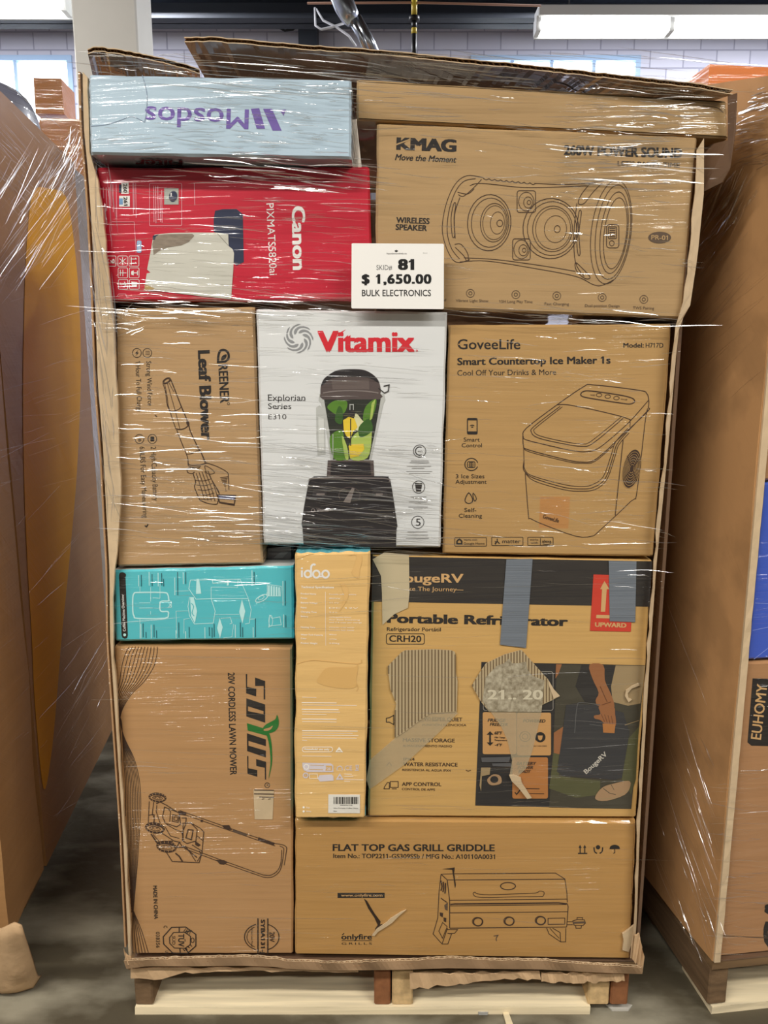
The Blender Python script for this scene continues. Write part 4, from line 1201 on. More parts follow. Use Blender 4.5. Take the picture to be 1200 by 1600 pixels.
i.stroke([(409, 1249), (413, 1248)], 1.2, BROWNINK); i.stroke([(419, 1249), (423, 1248)], 1.2, BROWNINK)
done()

# --- tall mustard carton
MUST = mat('mustard_board', rgb(232, 190, 122), 0.55, 1.0, vary=.08, vs=(4, 4, 50), bump=.0012, bs=(6, 6, 60))
MUSTD = ink('deep_mustard_print', 218, 174, 106); CREAMP = ink('cream_white_print', 255, 250, 238)  # deeper mustard for a faint shape, lines and icon print
t, mb, k = carton('carton', 'tall narrow mustard carton with white specification text and teal top', [(461, 865), (578, 862), (571, 1279), (461, 1279)], -.03, .30, MUST, mat('teal_side', rgb(110, 196, 208), .5, 1.0), MATS['teal_side'], crush=2.5)
c = k.crop(455, 860, .13757)
Lr = lambda x, y, r: c.ring(x, y, r, r * 1.05, 3.0, WHITEP, n=24)
c.disc(122, 203, 11, 11, WHITEP); c.stroke([(122, 228), (122, 305)], 3.0, WHITEP)
Lr(188, 268, 36); c.stroke([(226, 305), (226, 200), (236, 170), (258, 158), (276, 168)], 3.0, WHITEP, sm=3); Lr(286, 270, 38); Lr(390, 270, 38)
c.stroke([(316, 296), (338, 300), (358, 296)], 2.2, WHITEP, sm=3)
c.text('Technical Specifications', (112, 428), (484, 432), 26, CREAMP, .02)
for (s_, y, x1) in (('Product Name', 500, 284), ('Power', 548, 184), ('Battery Voltage', 602, 298), ('Input', 655, 174), ('Charging Time', 706, 288), ('Battery', 756, 194), ('Heating Time', 880, 272), ('Water Tank Capacity', 966, 362), ('Color', 1008, 172), ('Product Weight', 1060, 298)):
    c.text(s_, (108, y), (x1, y + 4), 18, CREAMP, .015)
for (s_, y, x1) in (('Portable coffee machine', 504, 738), ('80W', 550, 560), ('11.1V', 602, 540), ('DC 12V', 660, 760), ('3-4 h', 708, 520), ('rechargeable lithium', 764, 680), ('for fast heating', 794, 780), ('and 3-4 cups per charge', 824, 800), ('minutes cold water', 880, 720), ('minutes hot water', 910, 720), ('80ml', 962, 512), ('white', 1012, 516), ('0.85kg', 1060, 548)):
    c.text(s_, (432, y), (x1, y + 3), 14, CREAMP)
c.stroke([(388, 470), (392, 1080)], .5, CREAMP)
for pts in ([(640, 60), (740, 60), (720, 160), (690, 260), (760, 320), (780, 220), (800, 60)], [(560, 370), (640, 420), (650, 520), (600, 620), (540, 700), (580, 600), (600, 500)]):
    c.poly(smooth_line(pts, 4, True), ink('soft_mustard_print', 226, 182, 114))
c.poly(smooth_line([(300, 1500), (340, 1400), (430, 1330), (700, 1330), (760, 1300), (740, 1460), (720, 1560), (500, 1560)], 4, True), MUSTD)
c.stroke([(45, 100), (120, 80), (180, 50), (260, 40)], .9, MUSTD, sm=3); c.stroke([(60, 1290), (220, 1250), (400, 1260), (760, 1290), (800, 1240)], .9, MUSTD, sm=3); c.stroke([(745, 1400), (735, 1480), (760, 1560), (740, 1600)], 1.0, MUSTD, sm=3)
d = k.crop(455, 1080, .13131)
for (y, a, b) in ((135, 125, 540), (165, 130, 780), (215, 125, 565), (245, 130, 580), (275, 130, 420), (330, 125, 540), (362, 130, 540), (470, 130, 790), (498, 130, 730), (525, 130, 800), (555, 130, 780), (582, 130, 190), (70, 130, 300), (770, 130, 480)):
    d.stroke([(a, y), (b, y + 5)], 1.1 if y in (135, 215, 330, 470) else .7, CREAMP)
d.rrect(132, 664, 492, 722, 26, .9, CREAMP); d.text('Household use only', (150, 700), (455, 704), 24, CREAMP, .03)
d.stroke([(535, 720), (570, 672), (606, 720)], 1.4, CREAMP, True); d.stroke([(555, 705), (570, 690), (585, 705)], 1.0, CREAMP)
LAV = ink('lavender_print', 216, 208, 214)
d.poly([(132, 850), (470, 858), (500, 880), (502, 962), (190, 960), (150, 940), (134, 900)], LAV); d.poly([(335, 1000), (480, 990), (502, 1010), (505, 1065), (340, 1075), (315, 1040)], LAV)
d.layer = 2; d.ring(180, 900, 28, 30, 1.0, CREAMP); d.poly([(410, 885), (486, 888), (486, 945), (404, 945), (420, 915)], MUSTD); d.text('20', (425, 938), (470, 938), 30, LAV, .03); d.stroke([(225, 880), (390, 885)], .8, MUSTD); d.stroke([(215, 930), (380, 935)], .8, MUSTD); d.layer = 1
d.ring(172, 1002, 28, 28, 1.6, LAV); d.text('2', (164, 1015), (182, 1015), 28, LAV); d.stroke([(215, 985), (310, 985), (318, 1040), (220, 1040)], .7, CREAMP, True)
d.text('CE', (640, 940), (725, 942), 55, LAV, .0); d.stroke([(545, 940), (550, 905), (580, 890), (605, 905), (608, 940)], 1.4, LAV); d.stroke([(770, 880), (800, 880), (792, 925), (776, 925)], 1.2, LAV, True); d.rect(758, 935, 804, 945, LAV)
d.stroke([(545, 1045), (578, 990), (612, 1045)], 2.0, LAV, True); d.lines([[(630, 985), (720, 988)], [(630, 1015), (740, 1018)], [(630, 1050), (860, 1055)], [(630, 1072), (700, 1074)]], .7, CREAMP)
d.disc(148, 1382, 13, 13, CREAMP); d.disc(148, 1430, 13, 13, CREAMP); d.text('Gray', (175, 1392), (218, 1394), 18, CREAMP); d.text('White', (175, 1438), (238, 1440), 18, CREAMP)
mb.build('body', t)
i, done = sheet_part('barcode_label', t, front(-.03), [(455 + x * .13131, 1080 + y * .13131) for x, y in ((442, 1228), (818, 1230), (818, 1450), (440, 1448))], mat('label_paper', rgb(232, 228, 218), .6, .6), label='white barcode label')
b_ = i.crop(455, 1080, .13131)
x = 505
rr = random.Random(4)
while x < 800:
    w_ = rr.choice((4, 6, 8, 12, 16)); b_.rect(x, 1258, min(x + w_, 803), 1342, BLACK); x += w_ + rr.choice((4, 5, 8, 10))
b_.text('X003F9A1MR', (580, 1362), (730, 1364), 12, BLACK); b_.text('idoo Portable Coffee Maker', (505, 1398), (800, 1400), 14, BLACK); b_.text('New', (505, 1434), (545, 1434), 14, BLACK)
done()

# --- portable refrigerator carton
FK = kraft('kraft_fridge', 206, 164, 98)
t, mb, k = carton('carton', 'tan and black carton with a fridge photo, blue-grey tape and torn patches', [(582, 868), (1019, 876), (994, 1278), (575, 1276)], .0, .40, FK)
pl0 = front(.0)
c = k.crop(570, 850, .38333)
k.poly([(582, 869), (1019, 877), (1014.5, 948), (580.5, 940)], ink('soft_black_print', 46, 42, 40))
c.layer = 2
TANP = ink('tan_print', 206, 164, 110)
c.text('BougeRV', (118, 156), (402, 158), 36, TANP, .025); c.text('Make The Journey', (140, 190), (374, 193), 17, TANP, .0); c.stroke([(372, 187), (402, 188)], .8, TANP)
c.layer = 1
c.text('Portable Refrigerator', (90, 321), (828, 335), 38, BLACK, .045)
c.text('Refrigerador Portátil', (90, 354), (310, 356), 15, BLACK, .012)
c.rrect(88, 366, 243, 408, 8, 1.1, BLACK); c.text('CRH20', (99, 398), (230, 400), 26, BLACK, .02)
for (s_, x0, x1, y0, y1, h, b) in (('WHISPER QUIET', 240, 397, 720, 723, 15, .02), ('FUNCIÓN SILENCIOSA', 235, 414, 742, 743, 9, .01), ('MASSIVE STORAGE', 155, 367, 806, 809, 15, .02), ('ALMACENAMIENTO MASIVO', 155, 356, 827, 829, 9, .01), ('IPX4', 157, 203, 882, 883, 11, .02), ('WATER RESISTANCE', 157, 378, 905, 907, 15, .02), ('RESISTENCIA AL AGUA IPX4', 153, 350, 925, 928, 9, .01), ('APP CONTROL', 151, 312, 986, 987, 15, .02), ('CONTROL DE APPS', 151, 286, 1003, 1006, 9, .01)):
    c.text(s_, (x0, y0), (x1, y1), h, BROWNINK, b)
c.stroke([(88, 710), (100, 708), (118, 698), (118, 736), (100, 726), (88, 726)], 1.2, BLACK, True); c.stroke([(80, 990), (92, 972), (100, 972), (100, 998), (78, 998)], 1.0, BROWNINK, True); c.stroke([(104, 968), (136, 968), (136, 992), (104, 992)], 1.1, BROWNINK, True); c.stroke([(110, 998), (130, 998)], 1.0, BROWNINK); c.stroke([(88, 905), (100, 890), (110, 905)], .9, GREYINK)
c.stroke([(412, 922), (422, 926), (432, 922)], 1.2, BROWNINK)
# printed photograph panel
e = k.crop(730, 1000, .24167)
DK = ink('night_print', 42, 40, 40); DK2 = ink('green_black_print', 66, 62, 50); MOSS = ink('moss_print', 84, 84, 54); SKIN = ink('skin_print', 150, 98, 60); KHA = ink('khaki_print', 156, 134, 98); SLT = ink('cooler_print', 54, 54, 56); CARD = ink('kraft_panel_print', 196, 148, 92); ORA = ink('orange_panel_print', 176, 116, 62); SHO = ink('shoe_print', 164, 132, 98)
e.poly([(92, 142), (1150, 163), (1060, 1092), (52, 1070)], DK)
e.layer = 2
e.poly([(580, 158), (1150, 165), (1120, 480), (1060, 1092), (530, 1082), (560, 600)], DK2)
e.poly([(560, 720), (640, 740), (590, 880), (860, 910), (860, 1000), (700, 1020), (530, 960)], MOSS); e.poly([(1040, 640), (1110, 560), (1090, 900), (1060, 1000), (1000, 900)], MOSS)
e.layer = 3
e.poly([(740, 158), (960, 164), (955, 270), (930, 420), (760, 400), (700, 300)], DK)
e.poly([(960, 164), (1150, 166), (1135, 300), (1120, 410), (1040, 425), (940, 400), (930, 300)], KHA)
e.poly([(575, 156), (612, 157), (590, 220), (570, 250)], SKIN); e.poly([(560, 600), (620, 560), (640, 640), (600, 740), (560, 730)], SKIN)
e.layer = 4
e.poly(smooth_line([(790, 160), (880, 162), (890, 260), (925, 340), (950, 410), (945, 460), (900, 470), (850, 440), (830, 390), (850, 340), (810, 250)], 3, True), SKIN)
e.poly([(640, 420), (700, 410), (830, 420), (1010, 470), (1050, 600), (1000, 890), (960, 905), (620, 880), (580, 850), (600, 720)], SLT)
e.layer = 5
e.stroke([(695, 600), (710, 430), (740, 405), (860, 420)], 1.2, ink('edge_grey_print', 92, 92, 92), sm=3); e.stroke([(790, 545), (1050, 580)], .9, MATS['edge_grey_print'])
e.poly(smooth_line([(852, 425), (945, 430), (956, 480), (962, 545), (940, 572), (905, 560), (865, 520), (825, 508), (822, 488), (862, 478)], 3, True), SKIN)
for j in range(4): e.stroke([(866 + j * 22, 478 + j * 4), (888 + j * 18, 528 + j * 8)], .9, ink('dark_skin_print', 104, 62, 38))
e.stroke([(860, 300), (905, 400)], 1.0, MATS['dark_skin_print']); e.stroke([(870, 420), (930, 400)], 1.0, MATS['dark_skin_print'])
e.poly([(875, 540), (958, 545), (952, 602), (880, 598)], ORA)
e.text('BougeRV', (770, 868), (908, 742), 30, ink('pale_stone_print', 196, 190, 178), .02)
e.poly(smooth_line([(840, 990), (880, 950), (940, 930), (1040, 910), (1056, 940), (1020, 1000), (900, 1040), (830, 1030)], 3, True), SHO)
e.stroke([(880, 960), (920, 990), (960, 1000)], 1.0, DK2); e.stroke([(930, 935), (950, 970)], .8, DK2); e.stroke([(840, 1030), (960, 1020), (1040, 970)], 1.2, KHA)
e.stroke([(1020, 550), (1110, 520)], 1.0, KHA)
e.layer = 3
e.rrect(104, 205, 555, 455, 14, .9, ink('outline_grey_print', 150, 144, 134))
e.rrect(100, 466, 318, 738, 12, 0, CARD, True); e.rrect(322, 470, 542, 746, 12, 0, CARD, True); e.rrect(292, 758, 522, 1025, 12, 0, ORA, True)
e.layer = 4
for (s_, x0, x1, y, h) in (('FRIDGE', 132, 250, 528, 20), ('FREEZER', 146, 262, 555, 20), ('POWERED', 360, 506, 532, 20), ('68°F', 176, 226, 610, 20), ('Min Temp', 176, 245, 634, 10), ('Temperature', 176, 258, 652, 10), ('-4°F', 178, 226, 686, 18)):
    e.text(s_, (x0, y), (x1, y + 2), h, BLACK, .03, .2)
for (s_, x0, x1, y) in (('BATTERY', 318, 448, 808), ('POWER', 324, 426, 834), ('READY', 330, 412, 860)): e.text(s_, (x0, y), (x1, y), 20, BROWNINK, .04, .3)
e.stroke([(148, 600), (148, 672)], 2.6, BLACK); e.poly([(126, 612), (148, 590), (170, 612)], BLACK); e.poly([(126, 662), (148, 684), (170, 662)], BLACK)
e.ring(374, 624, 34, 32, 1.0, GREYINK); e.ring(374, 624, 18, 17, .9, GREYINK); e.disc(472, 628, 34, 33, BLACK); e.layer = 5; e.poly([(456, 618), (488, 618), (484, 642), (472, 650), (460, 642)], CARD); e.layer = 4
e.text('DC 12V', (346, 690), (400, 690), 9, BLACK); e.text('AC 100-240V', (428, 690), (516, 690), 9, BLACK)
e.stroke([(308, 985), (320, 998), (345, 965)], 1.6, BLACK); e.lines([[(360, 960), (468, 962)], [(360, 992), (498, 994)]], 1.1, BROWNINK)
e.poly([(90, 760), (280, 755), (270, 790), (95, 790)], ink('gadget_grey_print', 84, 84, 86)); e.poly([(160, 798), (280, 795), (290, 820), (165, 815)], MATS['gadget_grey_print'])
e.poly([(90, 825), (150, 825), (145, 870), (95, 880), (90, 980), (80, 940)], KHA); e.poly(smooth_line([(130, 900), (170, 868), (215, 880), (220, 925), (170, 940), (140, 930)], 3, True), SHO); e.layer = 5; e.disc(175, 902, 26, 22, DK)
mb.build('body', t)
# red arrow label
RED_L = mat('red_label', rgb(202, 62, 46), .5, 1.0)
i, done = sheet_part('warning_label', t, pl0, [(570 + x * .38333, 850 + y * .38333) for x, y in ((932, 124), (1097, 128), (1084, 357), (918, 353))], RED_L, label='red label with an upward arrow')
a_ = i.crop(570, 850, .38333)
a_.poly([(959, 184), (977, 151), (997, 184), (986, 184), (980, 276), (962, 276), (967, 184)], TANP); a_.poly([(944, 289), (1020, 291), (1020, 304), (943, 302)], TANP); a_.text('UPWARD', (938, 337), (1066, 341), 18, TANP, .04)
done()
DUCT = mat('grey_duct_tape', rgb(116, 124, 134), .5, .8, vary=.2, vs=(6, 6, 420), bump=.0008, bs=(4, 4, 420))
for pts in ([(577, 62), (684, 60), (657, 423), (551, 410)], [(994, 68), (1107, 70), (1102, 318), (998, 314)]):
    i, done = sheet_part('tape_strip', t, pl0, [(570 + x * .38333, 850 + y * .38333) for x, y in pts], DUCT, layer0=4.5, label='blue-grey cloth tape')
    done()
# torn patches showing the fluting, milky tape strips
m_ribs = mat('bare_fluting', rgb(186, 166, 130), .8, .8)
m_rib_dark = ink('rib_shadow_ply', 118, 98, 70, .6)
def torn(pts, x0, y0, s_, lab, nrib, gap, lay=7.0):
    P = [(x0 + x * s_, y0 + y * s_) for x, y in pts]
    i, done = sheet_part('torn_patch', t, pl0, P, m_ribs, layer0=lay, label=lab)
    # upright ribs of the exposed fluting, clipped to the outline
    xs = [p[0] for p in P]
    x = min(xs) + 1.5
    while x < max(xs) - 1:
        ys = []
        for q_ in range(len(P)):
            (ax, ay), (bx, by) = P[q_], P[(q_ + 1) % len(P)]
            if (ax - x) * (bx - x) < 0: ys.append(ay + (by - ay) * (x - ax) / (bx - ax))
        ys.sort()
        for e_ in range(0, len(ys) - 1, 2):
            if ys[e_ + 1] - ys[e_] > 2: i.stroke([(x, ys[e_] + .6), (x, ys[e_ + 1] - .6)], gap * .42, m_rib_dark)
        x += gap
    return i, done
i, done = torn([(93, 498), (150, 440), (165, 432), (280, 428), (352, 432), (368, 440), (370, 520), (378, 560), (374, 683), (270, 690), (226, 718), (170, 760), (124, 790), (120, 700), (128, 650), (104, 590)], 570, 850, .38333, 'torn pentagon patch with bare fluting', 0, 5.2)
done()
i, done = torn([(30, 293), (80, 210), (120, 150), (240, 92), (350, 62), (420, 140), (500, 230), (520, 250), (560, 318), (600, 362), (545, 390), (485, 418), (480, 465), (140, 462), (90, 400)], 730, 1000, .24167, 'torn house-shaped patch with bare fluting', 0, 4.6)
e2 = i.crop(730, 1000, .24167)
m_pulp = mat('pulp_ply', rgb(186, 176, 152), .8, 1.0, vary=.38, vs=(160, 160, 130), col2=rgb(128, 116, 92))
e2.layer = i.layer + 1
e2.poly([(112, 300), (120, 240), (190, 168), (240, 150), (270, 120), (290, 150), (330, 150), (380, 140), (390, 190), (420, 230), (470, 250), (500, 260), (485, 420), (480, 465), (140, 462), (100, 390)], m_pulp)
e2.layer += 1; e2.text('21.. 20', (130, 385), (490, 385), 62, ink('ghost_print', 208, 198, 172), .03); e2.poly([(520, 250), (560, 318), (600, 362), (560, 380), (530, 300)], m_bare)
done()
m_milky = film_mat('milky_tape', .5, .45, (.74, .66, .50, 1))
def milky(fac=.34, name='milky_tape_strip'):
    m = bpy.data.materials.new(name); m.use_nodes = True
    N, L = m.node_tree.nodes, m.node_tree.links
    p = N['Principled BSDF']; p.inputs['Base Color'].default_value = rgb(206, 190, 156); p.inputs['Roughness'].default_value = .3
    tr = N.new('ShaderNodeBsdfTransparent'); mx = N.new('ShaderNodeMixShader'); mx.inputs[0].default_value = fac
    L.new(tr.outputs[0], mx.inputs[1]); L.new(p.outputs[0], mx.inputs[2]); L.new(mx.outputs[0], N['Material Output'].inputs[0])
    return m
MILK = milky()
MILK2 = milky(.85, 'crumpled_tape')
for pts, lay, lab in (([(570 + x * .38333, 850 + y * .38333) for x, y in ((374, 683), (378, 690), (300, 770), (160, 900), (20, 1000), (6, 960), (20, 880), (124, 790), (170, 760), (226, 718), (270, 690))], 5.6, 'milky strip of old tape'),
                     ([(730 + x * .24167, 1000 + y * .24167) for x, y in ((150, 462), (480, 465), (450, 600), (420, 720), (380, 830), (330, 880), (275, 870), (290, 780), (260, 650), (220, 560))], 5.9, 'milky strip of old tape below the torn patch'),
                     ([(570 + x * .38333, 850 + y * .38333) for x, y in ((32, 62), (80, 34), (180, 44), (182, 200), (176, 260), (120, 286), (72, 330), (70, 200), (66, 130))], 3.6, 'crumpled milky tape at the corner')):
    i, done = sheet_part('tape_strip', t, pl0, pts, MILK2 if lay < 4 else MILK, layer0=lay, thick=.0003, label=lab)
    done()
i, done = sheet_part('torn_curl', t, pl0, [(730 + x * .24167, 1000 + y * .24167) for x, y in ((270, 870), (300, 868), (345, 885), (350, 915), (380, 960), (415, 1015), (385, 1020), (330, 950), (285, 905))], m_bare, layer0=8, thick=.004, label='curled torn paper')
done()
i, done = sheet_part('torn_curl', t, pl0, [(730 + x * .24167, 1000 + y * .24167) for x, y in ((1105, 275), (1112, 290), (1060, 310), (1035, 340), (1040, 370), (1064, 380), (1040, 398), (1018, 360), (1024, 322), (1060, 295))], m_bare, layer0=6, thick=.003)
done()

# --- griddle carton
t, mb, k = carton('carton', 'wide low brown carton printed with a gas griddle drawing, lowest in the load', [(461, 1281), (994, 1284), (985, 1499), (461, 1492)], -.005, .42, K_GRID)
c = k.crop(440, 1260, .48333)
c.text('FLAT TOP GAS GRILL GRIDDLE', (165, 144), (689, 145), 22, BLACK, .03); c.text('Item No.: TOP2211-GS309SSb / MFG No.: A10110A0031', (167, 167), (690, 170), 14.5, BLACK, .018)
c.poly([(181, 279), (333, 279), (333, 296), (181, 296)], BLACK); c.layer = 2; c.text('www.onlyfire.com', (192, 291.5), (326, 291.5), 9, TANP, .01); c.layer = 1
c.text('onlyfire', (193, 430), (292, 430), 17, BLACK, .025); c.stroke([(196, 416), (202, 410)], 1.4, BLACK); c.stroke([(194, 434), (292, 434)], .9, BLACK); c.text('GRILLS', (194, 447), (292, 447), 7, BLACK, .0, 0, 1.4)
c.stroke([(958, 152), (988, 152)], 2.0, BLACK); 
for x in (965, 980): c.stroke([(x, 150), (x, 128)], 1.6, BLACK); c.poly([(x - 5, 134), (x, 124), (x + 5, 134)], BLACK)
c.stroke([(1010, 132), (1012, 146), (1020, 152)], 1.8, BLACK, sm=3); c.stroke([(1038, 132), (1036, 146), (1028, 152)], 1.8, BLACK, sm=3); c.disc(1023, 132, 7, 7, BLACK)
c.poly(smooth_line([(1060, 138), (1064, 128), (1077, 124), (1090, 128), (1094, 138)], 4), BLACK); c.stroke([(1077, 128), (1077, 150), (1072, 152)], 1.2, BLACK)
g = k.crop(670, 1340, .225)
G_ = lambda p, w=1.1, cl=False, sm=0: g.stroke(p, w, BROWNINK, cl, sm=sm)
G_([(85, 115), (180, 112), (880, 107), (945, 148), (960, 250), (962, 310)]); G_([(85, 115), (128, 155), (240, 155), (945, 150)], 1.3); G_([(85, 115), (72, 230), (70, 270), (62, 420), (30, 530), (92, 600)]); G_([(128, 155), (145, 300), (145, 490)], 1.3)
G_([(148, 296), (600, 292), (962, 288)]); G_([(150, 325), (180, 322), (600, 318), (900, 314), (962, 322)], 2.2); G_([(150, 335), (600, 330), (955, 326)]); G_([(148, 384), (600, 380), (965, 376)]); G_([(962, 322), (968, 340), (958, 482)], 1.2); G_([(145, 490), (600, 486), (958, 482)], 1.3)
g.ring(550, 198, 52, 25, 1.5, BROWNINK); G_([(308, 250), (320, 240), (340, 252), (420, 258), (600, 252), (740, 246), (770, 232), (800, 240), (795, 265), (770, 270), (600, 272), (420, 278), (330, 272)], 1.0, True, 3)
for (x, y) in ((342, 446), (560, 442), (778, 438)): g.ring(x, y, 32, 28, 2.0, BROWNINK); g.ring(x - 6, y - 2, 34, 30, .7, BROWNINK)
G_([(828, 422), (945, 420), (945, 462), (828, 464)], 1.0, True); G_([(960, 445), (1000, 445)]); G_([(960, 466), (1000, 466)]); G_([(1000, 440), (1030, 430), (1080, 432), (1088, 455), (1070, 472), (1010, 470)], 1.2, True); G_([(1030, 430), (1030, 416), (1068, 416), (1068, 430)]); G_([(1020, 470), (1022, 490), (1058, 490), (1060, 470)]); g.poly([(1000, 446), (1086, 442), (1086, 456), (1000, 460)], GREYINK)
G_([(92, 600), (130, 490)]); G_([(92, 600), (132, 600), (158, 530), (130, 525)]); G_([(70, 510), (95, 560), (128, 480), (96, 450)], 1.0, True); G_([(128, 500), (200, 500), (180, 525), (140, 528)], 1.0)
G_([(818, 488), (835, 530), (915, 585), (950, 585), (952, 490)]); G_([(915, 585), (912, 520), (860, 490)]); G_([(840, 490), (905, 560)], .9)
for j in range(3): G_([(84 + j * 16, 160 + j * 8), (92 + j * 12, 200 + j * 6), (84 + j * 14, 230 + j * 10)], 2.0, False, 3)
G_([(84, 280), (95, 290), (125, 310)], 1.4); g.poly([(76, 380), (100, 385), (96, 415), (78, 405)], BROWNINK); g.poly([(102, 415), (122, 420), (120, 450), (104, 442)], BROWNINK); g.poly([(108, 330), (132, 310), (130, 370), (112, 360)], GREYINK)
GASH = ink('dark_gash', 44, 28, 16, .4)
g.poly([(92, 80), (180, 68), (176, 110), (188, 190), (182, 215), (170, 130), (162, 84)], GASH)
c.poly([(266, 298), (276, 305), (300, 345), (320, 372), (316, 395), (300, 360), (280, 330)], GASH); c.poly([(302, 396), (312, 382), (336, 380), (330, 392), (318, 398), (306, 410)], GASH)
g.stroke([(450, 545), (480, 540), (468, 560), (470, 580)], 1.3, GREYINK)
mb.build('body', t)
i, done = sheet_part('torn_curl', t, front(-.005), [(440 + x * .48333, 1260 + y * .48333) for x, y in ((340, 372), (352, 360), (384, 340), (402, 332), (380, 350), (356, 374), (338, 386), (312, 402), (300, 416), (292, 414), (306, 396))], m_bare, layer0=2, thick=.003)
done()
i, done = sheet_part('torn_curl', t, front(-.005), [(440 + x * .48333, 1260 + y * .48333) for x, y in ((1100, 408), (1112, 400), (1130, 386), (1138, 380), (1138, 420), (1130, 440), (1120, 466), (1100, 460), (1104, 430))], m_bare, layer0=2, thick=.004)
done()

# --- price sheet on the wrapping
t = thing('price_sign', 'white price sheet reading SKID 81, 1,650.00, on the wrap below the speaker carton', 'sign', at(620, 483, -.036))
PAPER = mat('white_paper', rgb(240, 238, 234), .5)
SGN = mat('sign_print', rgb(18, 18, 18), .6); SGR = mat('sign_grey_print', rgb(90, 90, 90), .6)
pls = front(-.036)
i, done = sheet_part('sheet', t, pls, [(549.5, 381), (551, 380.2), (692, 381), (693.5, 382.5), (693.3, 482), (691.5, 483), (550.5, 482), (549, 480.5)], PAPER, layer0=0, thick=.0008)
s_ = i.crop(540, 375, .13333)
s_.text('81', (614, 350), (804, 350), 126, SGN, .05); s_.text('SKID#', (362, 350), (545, 350), 56, SGR, -.008)
s_.text('$ 1,650.00', (188, 513), (1006, 513), 112, SGN, .045, 0, 1.1); s_.text('BULK ELECTRONICS', (192, 657), (1000, 657), 74, SGN, .008)
lf = [(594, 112), (600, 122), (610, 120), (613, 130), (606, 138), (596, 140), (594, 146), (592, 140), (582, 138), (575, 130), (578, 120), (588, 122)]
s_.poly(lf, SGN); s_.text('liquidationskids.ca', (482, 166), (716, 166), 18, SGR); s_.text('Skid', (908, 158), (956, 158), 12, mat('sign_faint_print', rgb(170, 170, 168), .6))
done()

# ------------------------------------------------------------------ the load on the left
def frame_plane(T, u, v, nu, nv):
    """upright plane through local (u, v) with local normal (nu, nv)"""
    p = T(u, v, 0); q = T(u + nu, v + nv, 0)
    return Plane(p, q - p)
ROTL = (math.radians(35), 0, 0)
def side_box(name, label, T, u0, u1, v0, v1, z0, z1, m, group=None, r=.006, bulge=0.0, cat='box', rough=1):
    t = thing(name, label, cat, T((u0 + u1) / 2, (v0 + v1) / 2, z0), group)
    nu, nv, nz = (10, 10, 18) if rough else (1, 1, 1)
    mb = MB()
    def P(u, v, z):
        fu, fv, fz = (u - u0) / (u1 - u0), (v - v0) / (v1 - v0), (z - z0) / (z1 - z0)
        b = bulge * math.sin(math.pi * fz) * (.6 + .4 * math.sin(math.pi * fv)) + .003 * rough * noise.noise((u * 4, v * 4, z * 4))
        e = .0
        return T(u + (2 * fu - 1) * b + .004 * rough * noise.noise((v * 7, z * 5, 3)) * (2 * fu - 1), v + (2 * fv - 1) * b * .4, z)
    def face(f, na, nb):
        V = [f(i / na, j / nb) for j in range(nb + 1) for i in range(na + 1)]
        w_ = na + 1
        mb.add(V, [(j * w_ + i, j * w_ + i + 1, (j + 1) * w_ + i + 1, (j + 1) * w_ + i) for j in range(nb) for i in range(na)], m)
    U = lambda a: u0 + a * (u1 - u0)
    Vv = lambda a: v0 + a * (v1 - v0)
    Z = lambda a: z0 + a * (z1 - z0)
    face(lambda a, b: P(U(a), v0, Z(b)), nu, nz)
    face(lambda a, b: P(U(1 - a), v1, Z(b)), nu, nz)
    face(lambda a, b: P(u1, Vv(a), Z(b)), nv, nz)
    face(lambda a, b: P(u0, Vv(1 - a), Z(b)), nv, nz)
    face(lambda a, b: P(U(a), Vv(b), z1), nu, nv)
    face(lambda a, b: P(U(a), Vv(1 - b), z0), nu, nv)
    return t, mb
KL = kraft('kraft_left', 166, 124, 78, .5, (math.radians(40), 0, 0), .3, .25)
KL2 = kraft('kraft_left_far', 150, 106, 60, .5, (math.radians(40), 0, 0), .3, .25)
YEL_B = mat('yellow_board', rgb(206, 146, 4), .8, .5, (math.radians(40), 0, 0), vary=.06, coat=.2, crough=.3, spec=.1)
GP = 'cartons stacked on the pallet by the column'
t, mb = side_box('carton', 'tall brown carton at the front of the load wrapped beside the torn kraft sheet', TL_, -.96, .0, .01, .235, .1225, 1.86, KL, GP, bulge=.008); mb.build('body', t)
t, mb = side_box('carton', 'big brown carton with a tall bright yellow panel, wrapped slantwise', TL_, -.96, .004, .248, .965, .1225, 1.855, KL2, GP, rough=0)
k = Ink(mb, frame_plane(TL_, .0046, 0, 1, 0))
k.poly(smooth_line([(68, 1232), (55, 1105), (50, 1000), (43, 880), (38, 760), (36, 620), (38, 480), (42, 380), (52, 300), (80, 296), (104, 310), (118, 400), (125, 500), (126, 600), (120, 740), (108, 880), (96, 1000), (88, 1100), (80, 1180)], 5, True), YEL_B)
mb.build('body', t)
t, mb = side_box('carton', 'greyish wrapped carton behind the one with the yellow panel', TL_, -.96, -.004, .982, 1.2, .1225, 1.85, mat('grey_wrap_board', rgb(140, 128, 118), .6, .5, (math.radians(40), 0, 0), vary=.2, vs=(5, 5, 3)), GP, bulge=.004); mb.build('body', t)
# dark padded parcel poking over the rim
mb = MB()
m_pad = mat('slate_wrap', rgb(110, 112, 126), .4, 1.0)
V, F = [], []
n, mrow = 16, 7
for j in range(mrow + 1):
    for i in range(n):
        a = 2 * math.pi * i / n; f = j / mrow
        rr_ = math.cos(f * 1.45) ** .6
        V.append(TL_(-.155 + .13 * rr_ * math.cos(a), .76 + .16 * rr_ * math.sin(a), 1.862 + .12 * math.sin(f * math.pi / 2)))
for j in range(mrow):
    for i in range(n): F.append((j * n + i, j * n + (i + 1) % n, (j + 1) * n + (i + 1) % n, (j + 1) * n + i))
F.append(tuple(mrow * n + i for i in range(n))); F.append(tuple(range(n))[::-1])
mb.add(V, F, m_pad)
tag(mb.build('parcel', None, True), 'slate grey padded parcel bulging over the top of the load with the yellow panel', 'parcel')
